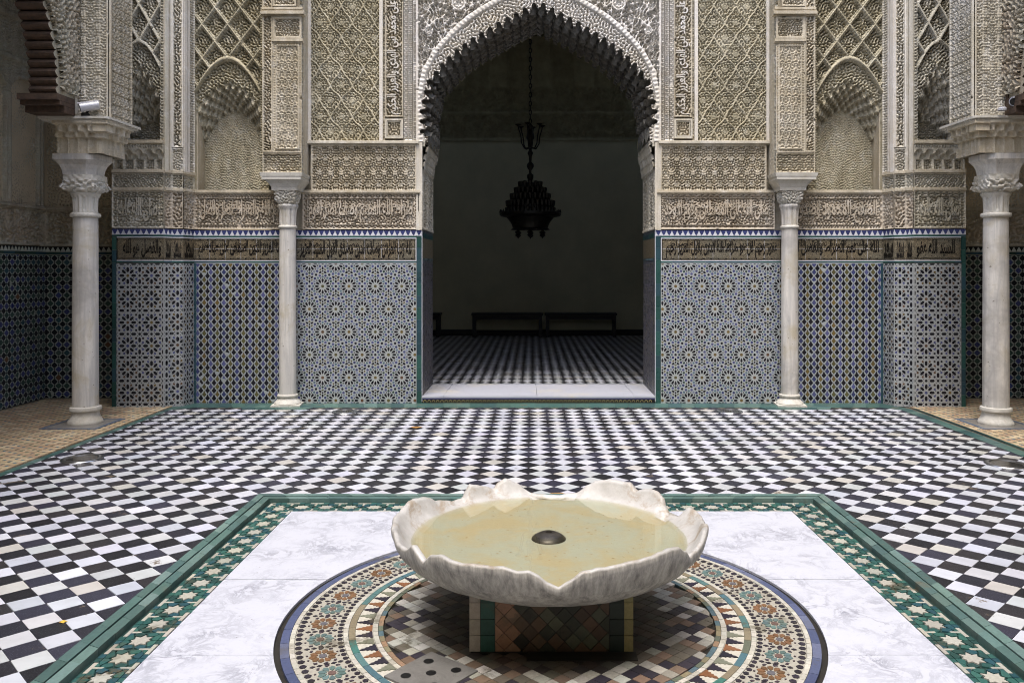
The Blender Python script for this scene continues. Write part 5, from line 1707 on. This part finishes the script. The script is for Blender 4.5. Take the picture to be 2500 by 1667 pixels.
def slim_column(s):
    sd = 'left' if s < 0 else 'right'
    cx, cy = AX + s * 2.935, 9.63
    t = thing('slender_column', f'slender white marble column against the facade {sd} of the doorway', 'column', 'slender columns flanking the doorway', loc=(0, 0, 0))
    mc = M['marble_col']; cr = M['marble_cream']
    b_ = Bag(); b_.prism([(x, y, .022) for x, y in rot([(-.165, -.165), (.165, -.165), (.165, .165), (-.165, .165)], radians(-6 * s), cx, cy - .0)], (0, 0, -.020)); b_.build('foot_slab', cr, t)
    lathe_mod(t, 'base', cr, cx, cy, [(.150, .022), (.155, .03), (.150, .042), (.130, .062), (.112, .082), (.106, .10), (.118, .105), (.122, .115), (.118, .128), (.10, .134)], n=40)
    lathe_mod(t, 'shaft', mc, cx, cy, [(.099, .13), (.098, .5), (.0975, 1.0), (.096, 1.6), (.093, 2.08)], lambda a, z, k: .0006 * sin(3 * a + z * 4), n=48)
    lathe_mod(t, 'neck_ring', cr, cx, cy, [(.095, 2.06), (.105, 2.068), (.108, 2.08), (.105, 2.092), (.095, 2.10)], lambda a, z, k: .002 * sin(26 * a + z * 260), n=96)
    lathe_mod(t, 'capital_leaves', mc, cx, cy, dense([(.090, 2.10), (.093, 2.2), (.100, 2.28), (.118, 2.325), (.112, 2.345)], 6), lambda a, z, k: -.010 * (abs(cos(a * 5)) < .35) * (z < 2.30) + .004 * sin(a * 10), n=110)
    nz = noise_cell(1.0, .3, .035, 401, False)
    def cm(a, z, k):
        v = samp(nz, np.array([a / (2 * pi) * .99]), np.array([z]))[0]
        return .012 * max(-1, min(1, v * 1.6))
    lathe_mod(t, 'capital_block', cr, cx, cy, dense([(.095, 2.34), (.108, 2.37), (.116, 2.41), (.120, 2.46), (.122, 2.50)], 8), cm, n=140, square=[min(.9, k / 14) for k in range(40)])
    b_ = Bag()
    def frus(x0, x1, z0, z1, d0, d1):
        a0 = [(cx - x0, cy - d0, z0), (cx + x0, cy - d0, z0), (cx + x0, cy + .16, z0), (cx - x0, cy + .16, z0)]
        a1 = [(cx - x1, cy - d1, z1), (cx + x1, cy - d1, z1), (cx + x1, cy + .16, z1), (cx - x1, cy + .16, z1)]
        for i in range(4): b_.poly([a0[i], a0[(i + 1) % 4], a1[(i + 1) % 4], a1[i]])
        b_.poly(a1); b_.poly(a0[::-1])
    off = s * .045; cx += 0
    frus(.150, .150, 2.50, 2.535, .135, .135)
    frus(.150, .175, 2.5352, 2.575, .135, .15); frus(.175, .215, 2.5752, 2.62, .15, .18)
    cx0 = cx; cx = cx + off * .4
    frus(.225, .225, 2.6202, 2.655, .20, .20); frus(.235, .245, 2.6552, 2.695, .205, .21)
    cx = cx0
    b_.build('abacus', cr, t)
for s in (-1, 1): slim_column(s)

def big_column(s):
    sd = 'left' if s < 0 else 'right'
    cx, cy = AX + s * 4.655, 8.4 if s > 0 else 8.44
    t = thing('gallery_column', f'thick white marble column carrying the {sd} gallery pier, leafy capital', 'column', 'thick gallery columns', loc=(0, 0, 0))
    mc = M['marble_col']; cr = M['marble_cream']
    lathe_mod(t, 'base', cr, cx, cy, [(.165, .018), (.168, .03), (.160, .05), (.142, .075), (.130, .11), (.128, .14), (.132, .146), (.148, .152), (.150, .17), (.146, .186), (.125, .192)], lambda a, z, k: .002 * sin(7 * a + z * 30), n=48)
    lathe_mod(t, 'shaft', mc, cx, cy, [(.124, .19), (.123, .7), (.121, 1.3), (.118, 1.8), (.116, 2.14)], lambda a, z, k: .0008 * sin(3 * a + z * 3), n=56)
    lathe_mod(t, 'neck_ring', cr, cx, cy, [(.120, 2.118), (.138, 2.125), (.143, 2.142), (.138, 2.158), (.118, 2.165)], lambda a, z, k: .0022 * sin(24 * a + z * 200), n=110)
    lathe_mod(t, 'capital_leaves', cr, cx, cy, dense([(.112, 2.165), (.115, 2.27), (.120, 2.32), (.142, 2.355), (.132, 2.375)], 7), lambda a, z, k: -.014 * (abs(cos(a * 4)) < .30) * (2.18 < z < 2.32) + .005 * cos(a * 16) * (z < 2.34), n=128)
    nz = noise_cell(1.2, .3, .05, 402, False)
    def cm(a, z, k):
        v = samp(nz, np.array([a / (2 * pi) * 1.19]), np.array([z]))[0]
        return .016 * max(-1, min(1, v * 1.5)) * (1 if z < 2.49 else .15)
    lathe_mod(t, 'capital_block', cr, cx, cy, dense([(.125, 2.365), (.158, 2.39), (.172, 2.42), (.165, 2.45), (.172, 2.48), (.170, 2.50), (.172, 2.545)], 7), cm, n=150, square=[min(.55, k / 30) for k in range(60)])
    for q in range(4):
        a = pi / 4 + q * pi / 2
        b_ = Bag(); vx, vy = cx + .20 * cos(a), cy + .20 * sin(a)
        for m in range(14):
            t0, t1 = m * .62, (m + 1) * .62; r0, r1 = .036 * (1 - m / 15), .036 * (1 - (m + 1) / 15)
            ca, sa = cos(a), sin(a)
            p0 = (vx + ca * r0 * cos(t0), vy + sa * r0 * cos(t0), 2.415 + r0 * sin(t0)); p1 = (vx + ca * r1 * cos(t1), vy + sa * r1 * cos(t1), 2.415 + r1 * sin(t1))
            b_.bar(p0, p1, .013, 6)
        b_.build('volute', cr, t)
    # marble impost, chamfered on the courtyard side
    def octo(w_, c_): return [(-w_, -w_), (w_ - c_, -w_), (w_, -w_ + c_), (w_, w_ - c_), (w_ - c_, w_), (-w_, w_)]
    b_ = Bag()
    lv = [(.150, 2.545), (.152, 2.57), (.158, 2.60), (.175, 2.645), (.208, 2.685), (.216, 2.69), (.216, 2.747)]
    rings_ = []
    for w_, z in lv:
        rings_.append([(cx + (-s) * x, cy + y, z) for x, y in octo(w_, w_ * .45)])
    for k in range(len(lv) - 1):
        for i in range(6):
            j = (i + 1) % 6; b_.poly([rings_[k][i], rings_[k][j], rings_[k + 1][j], rings_[k + 1][i]])
    b_.poly(rings_[-1]); b_.poly(rings_[0][::-1]); b_.build('impost', mc, t)

def gallery_pier(s):
    sd = 'left' if s < 0 else 'right'
    t = thing('gallery_pier', f'carved stucco pier on a honeycomb corbel above the {sd} thick column', 'pier', 'stucco piers above the thick columns', loc=(0, 0, 0))
    cx, cy = 4.60, 8.41 if s > 0 else 8.45
    # corbel: faces fan out upwards
    def ringpts(w_): return [(cx + w_, cy - w_), (cx - w_ + .03, cy - w_), (cx - w_, cy - w_ + .03), (cx - w_, cy + w_)]
    lo, mid, hi = ringpts(.215), ringpts(.345), ringpts(.47)
    for k in (0, 2):
        # vertical panels between mini columns
        p, q = lo[k], lo[k + 1]
        fr, ln = seg_frame(p, q, 2.748, s) if p[0] < q[0] else seg_frame(p, q, 2.748, s)
        flip = fr.n[0] * (p[0] + q[0] - 2 * cx) + fr.n[1] * (p[1] + q[1] - 2 * cy) < 0
        if flip: fr.n = -fr.n
        nn = max(1, round(ln / .10)); pt = ln / nn
        def fc(U, V, pt=pt, ln=ln):
            ph = (U / pt) % 1
            body = arab(U, V, pt, .16, .028, 501, True, .014) - .006
            H = np.where(np.abs(ph - .5) > .42, .02, body)
            z = V
            out = np.clip((z - .15) / .17, 0, 1)
            r1 = np.sqrt(np.clip(1 - ((ph - .5) / .40) ** 2, 0, 1)); p2 = (ph + .5) % 1; r2 = np.sqrt(np.clip(1 - ((p2 - .5) / .40) ** 2, 0, 1))
            m1 = .02 + .035 * (z > .155) + .04 * (z > .21) + .02 * (z > .28)
            c1 = np.where(z < .21, .03 * r1 * (z < .17 + .04 * r1), np.where(z < .28, .045 * r2 * (z < .225 + .05 * r2), .0))
            return np.where(z > .15, m1 - c1, H)
        relief('corbel_panel', fr, ln, .31, fc, M['stucco'], t, .0066)
    b_ = Bag()
    for z0, z1, of in ((2.75, 2.897, .018), (2.8972, 2.957, .052), (2.9572, 3.027, .092), (3.0272, 3.0575, .112)):
        xa, xb = sorted((AX + s * (cx - .215 - of), AX + s * (cx - .175))); b_.box(xa, xb, cy - .215 - of, cy - .175, z0, z1)
    b_.build('corner_block', M['stucco'], t)
    b_ = Bag()
    core = [(AX + s * x, y) for x, y in (ringpts(.213) + [(cx + .213, cy + .213)])]
    b_.prism([(x, y, 3.05) for x, y in core], (0, 0, -.30)); b_.build('core', M['stucco'], t)
    b_ = Bag()
    for w_, z0, z1 in ((.325, 3.058, 3.075), (.345, 3.0752, 3.098)):
        pts_ = [(AX + s * x, y) for x, y in (ringpts(w_) + [(cx + w_, cy + w_)])]
        b_.prism([(x, y, z1) for x, y in pts_], (0, 0, z0 - z1), bottom=True)
    b_.build('ledge', M['marble_cream'], t)
    # pier shaft: front, chamfer, return
    A, B, C, D = (4.62, 8.18), (4.285, 8.18), (4.27, 8.20), (4.27, 8.62)
    if s > 0: A, B, C, D = (4.62, 8.12), (4.285, 8.12), (4.27, 8.14), (4.27, 8.56)
    hgt = TOP - 3.10
    for k, (p, q) in enumerate(((A, B), (B, C), (C, D))):
        fr, ln = seg_frame(p, q, 3.10, s)
        if k and fr.n[0] > 0: fr.n = -fr.n
        def fl(U, V):
            st_ = np.zeros_like(U)
            for an in (0, pi / 3, 2 * pi / 3):
                q_ = (U - ln / 2) * cos(an) + V * sin(an); st_ = np.maximum(st_, np.abs((q_ / .075) % 1 - .5) > .46)
            e = np.minimum(U, ln - U)
            return np.where(e < .02, .012, np.where(st_ > 0, -.012, -.001 + arab(U, V, .15, .13, .03, 511, True, .008)))
        def fk(U, V): return np.where(np.minimum(U, ln - U) < .014, .008, arab(U, V, .09, .11, .03, 512 + k, True, .014))
        relief('pier_face', fr, ln, hgt, fl if k == 0 else fk, M['stucco_pale'] if s > 0 or k == 0 else M['stucco'], t, .0085)
    b_ = Bag(); pp = [(A[0], A[1] + .05), (B[0] + .05, B[1] + .05), (C[0] + .05, C[1] + .05), (D[0] + .05, D[1]), (A[0], D[1])]
    b_.prism([(AX + s * x, y, TOP) for x, y in pp], (0, 0, 3.1 - TOP)); b_.build('shaft_core', M['stucco'], t)
    # arcade wall running towards the viewer with its lobed cedar arch
    w_ = thing('gallery_arch', f'dark scalloped cedar arch springing over the {sd} gallery', 'arch', 'scalloped gallery arches', loc=(0, 0, 0))
    prof = []
    zs = [3.26 + i * .083 for i in range(14)]
    yb = 7.86
    for i, z in enumerate(zs):
        y = yb - .0 - .5 * max(0, (z - 3.3) / 1.1) ** 2.0
        for q in range(5):
            a = q / 4
            prof.append((y - .045 * sin(pi * a), z + .083 * a))
    prof += [(prof[-1][0] - .5, 4.75), (prof[-1][0] - 1.2, 4.95), (5.2, 5.02)]
    xo, xi = 4.86, 4.60
    b_ = Bag()
    for i in range(len(prof) - 1):
        (ya, za), (yb_, zb) = prof[i], prof[i + 1]
        b_.poly([(AX + s * xi, ya, za), (AX + s * xo, ya, za), (AX + s * xo, yb_, zb), (AX + s * xi, yb_, zb)])
    b_.build('scalloped_soffit', M['wood'], w_)
    b_ = Bag()
    for i in range(len(prof) - 1):
        (ya, za), (yb_, zb) = prof[i], prof[i + 1]
        for xx in (xi + .0, xo): b_.poly([(AX + s * xx, ya, za), (AX + s * xx, 8.16, za), (AX + s * xx, 8.16, zb), (AX + s * xx, yb_, zb)])
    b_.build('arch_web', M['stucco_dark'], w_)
    b_ = Bag()
    for (z0, z1, ye) in ((3.10, 3.16, 7.93), (3.162, 3.20, 7.85), (3.202, 3.26, 7.80)):
        xa, xb = sorted((AX + s * (xi - .02), AX + s * (xo + .1))); b_.box(xa, xb, ye, 8.11, z0, z1)
    b_.build('bracket', M['wood'], w_)
    fr = Frame((xi - .045, 7.3, 3.3), (0, 1, 0), (-1, 0, 0), s)
    def fw(U, V):
        return arab(U, V, .6, .9, .05, 521, False, .022)
    def mk(U, V):
        z = V + 3.3; y = U + 7.3
        return y > 7.88 - .5 * np.clip((z - 3.3) / 1.1, 0, 9) ** 2.0
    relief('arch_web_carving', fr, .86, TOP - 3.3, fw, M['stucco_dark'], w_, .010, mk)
    b_ = Bag(); xa, xb = sorted((AX + s * (xi - .012), AX + s * (xi + .03))); b_.box(xa, xb, 8.13 if s < 0 else 8.07, 8.172 if s < 0 else 8.112, 3.12, TOP); b_.build('edge_board', M['stucco_pale'] if s < 0 else M['wood'], w_)
for s in (-1, 1):
    big_column(s); gallery_pier(s)

# ------------------------------------------------------------------ gallery walls
for s in (-1, 1):
    sd = 'left' if s < 0 else 'right'
    rg = random.Random(40 + s)
    fb = Frame((4.887, 10.02, 0), (1, 0, 0), (0, -1, 0), s); wl_ = 6.0 - 4.887
    fd = Frame((6.0, 10.02, 0), (0, -1, 0), (-1, 0, 0), s)
    for nm, fr, ln, lab in (('gallery_end_wall', fb, wl_, f'shaded end wall of the {sd} gallery, dark diamond mosaic under carved stucco'), ('gallery_side_wall', fd, 3.2, f'long shaded outer wall of the {sd} gallery, dark diamond mosaic')):
        t = thing(nm, lab, 'wall', loc=(0, 0, 0))
        if s > 0 and nm == 'gallery_side_wall' : pass
        mosaic_panel(fr, 0, ln, 0.02, 1.762, diamond_lattice(ln, 1.742, rg), t, 'diamond_mosaic', L(150, 156, 146))
        band_tiles(fr, 0, ln, 1.768, 1.797, .2, C_GREEN, t)
        merlons(fr, 0, ln, 1.80, 1.862, t, L(176, 180, 168), L(22, 22, 22), .062, False)
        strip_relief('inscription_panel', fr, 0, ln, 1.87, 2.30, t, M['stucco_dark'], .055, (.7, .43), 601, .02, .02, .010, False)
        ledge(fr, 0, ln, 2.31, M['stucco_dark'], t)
        def fg(U, V):
            H = arab(U, V, .9, .8, .04, 602, False, .016)
            x = ((U - .1) / .62) % 1 - .5; z = V
            ar_ = (np.abs(x) < .45) & (z < 1.25 + .22 * np.sqrt(np.clip(1 - (x / .45) ** 2, 0, 1)))
            edge = (np.abs(np.abs(x) - .45) < .03) & (z < 1.25)
            top_ = np.abs(z - (1.25 + .22 * np.sqrt(np.clip(1 - (x / .45) ** 2, 0, 1)))) < .025
            H = np.where(ar_, H - .03, H); H = np.where(edge | (top_ & (np.abs(x) < .47)), .015, H)
            H = np.where((z > 1.62) & (z < 1.68), .02, H); H = np.where((z > 2.1) & (z < 2.16), .03, H)
            return H
        relief('carved_panel', fr.shift(0, 2.35, 0), ln, TOP - 2.35 - .3, fg, M['stucco_dark'], t, .011)
    sr = Bag(); xa, xb = sorted((AX + s * 6.03, AX + s * 6.3)); sr.box(xa, xb, -3, 10.05, -.2, 7.2)
    xa, xb = sorted((AX + s * 6.0, AX + s * 6.03)); sr.box(xa, xb, -3, 6.8, 0, 5.2)
    sr.build('gallery_outer_wall', M['render'], kind='structure')
    cl = Bag(); xa, xb = sorted((AX + s * 4.72, AX + s * 6.02)); cl.box(xa, xb, -3, 10.05, 5.2, 5.3)
    for q in range(40):
        y = -2.9 + q * .32; cl.box(xa, xb, y, y + .1, 5.08, 5.2)
    cl.build('gallery_ceiling', M['wood'], kind='structure')
    # wall of the upper floor above the gallery arcade
    up = Bag(); xa, xb = sorted((AX + s * 4.61, AX + s * 4.86)); up.box(xa, xb, -3, 8.05, 5.05, 7.2); up.build('upper_arcade_wall', M['render'], kind='structure')
opp = Bag(); opp.box(-6.3, 6.4, -3.3, -3.0, -.2, 8.2); opp.build('opposite_facade', M['render'], kind='structure')
gr = Bag(); gr.poly([(-60, -60, -.21), (60, -60, -.21), (60, 60, -.21), (-60, 60, -.21)]); gr.build('ground', M['grout'], kind='structure')

# ------------------------------------------------------------------ small things
def flood(cx, cy, r_, label):
    t = thing('floor_light', label, 'light', 'round steel floor lights', loc=(cx, cy, 0))
    b_ = Bag(); b_.lathe([(r_, .003), (r_ - .004, .009), (r_ - .035, .014), (r_ - .042, .010), (r_ - .043, .006)], 0, 0, 40); b_.build('steel_ring', M['steel'], t, smooth=True)
    b_ = Bag(); b_.lathe([(r_ - .042, .0066), (.05, .0082), (.0005, .0082)], 0, 0, 32); b_.build('lens', M['glassdark'], t)
flood(-3.78, 6.91, .165, 'round steel floor light at the far left of the chequered floor')
flood(3.87, 6.72, .165, 'round steel floor light at the far right of the chequered floor')
flood(-2.09, 9.17, .145, 'round steel floor light in front of the wall left of the doorway')
flood(2.20, 9.19, .145, 'round steel floor light in front of the wall right of the doorway')

def cctv(x, y, z, yaw, pitch, label, dome):
    t = thing('security_camera', label, 'camera', 'security cameras on the piers', loc=(x, y, z))
    d = Vector((sin(yaw) * cos(pitch), -cos(yaw) * cos(pitch), sin(pitch))); p0 = Vector((0, 0, .07)); 
    b_ = Bag(); b_.bar(p0 - d * .085, p0 + d * .085, .044, 20); b_.build('housing', M['alu'] if not dome else M['marble_step'], t, smooth=True)
    b_ = Bag(); b_.bar(p0 + d * .0855, p0 + d * .089, .036, 20); b_.build('lens', M['black'], t)
    b_ = Bag(); b_.bar(p0 - d * .085 + Vector((0, 0, .040)), p0 + d * .11 + Vector((0, 0, .044)), .010, 6); b_.build('sunshade', M['alu'], t)
    b_ = Bag(); b_.bar((-.06 if not dome else -.02, .03, .0), tuple(p0 - d * .03), .010, 8); b_.lathe([(.04, -.02), (.042, 0), (.03, .012), (.001, .016)], -.06 if not dome else -.1, .03, 16); b_.build('bracket', M['black'] if not dome else M['marble_step'], t)
cctv(AX - 4.44, 8.12, 3.125, radians(-62), radians(-14), 'silver bullet security camera on the ledge of the left gallery pier', False)
cctv(AX + 4.62, 8.02, 3.16, radians(-32), radians(-14), 'white security camera with dark lens on the ledge of the right gallery pier', True)

def leafm(name, pts, z, mat, label, cat='leaf'):
    b_ = Bag(); n_ = len(pts); cx = sum(p[0] for p in pts) / n_; cy = sum(p[1] for p in pts) / n_
    for i in range(n_):
        p, q = pts[i], pts[(i + 1) % n_]; b_.poly([(p[0], p[1], z + .004 * (i % 2)), (q[0], q[1], z + .004 * ((i + 1) % 2)), (cx, cy, z + .010)])
    o = b_.build(name, mat); o['label'] = label; o['category'] = cat; return o
def lpts(cx, cy, l_, w_, a): return rot([(-l_, 0), (-l_ * .5, w_ * .8), (0, w_), (l_ * .6, w_ * .5), (l_, 0), (l_ * .5, -w_ * .7), (0, -w_), (-l_ * .6, -w_ * .6)], a, cx, cy)
leafm('fallen_leaf', lpts(-2.12, 3.72, .018, .012, .5), .003, M['leaf_yellow'], 'small yellow leaf on a dark tile left of the green kerb')
leafm('fallen_leaf', lpts(-1.17, 8.27, .07, .03, .1), .003, M['leaf'], 'curled brown leaf on the floor tiles in front of the doorway')
leafm('fallen_leaf', lpts(.17, 5.83, .075, .022, .15), .003, M['leaf'], 'brown leaf lying on the floor just behind the basin')
leafm('fallen_leaf', lpts(.27, 5.80, .04, .018, -.1), .003, M['leaf'], 'smaller brown leaf right beside the one behind the basin')
leafm('fallen_leaf', lpts(-1.16, 8.0, .03, .02, .6), .003, M['dark_gap'], 'dark crumpled leaf scrap nearer the basin than the brown one')
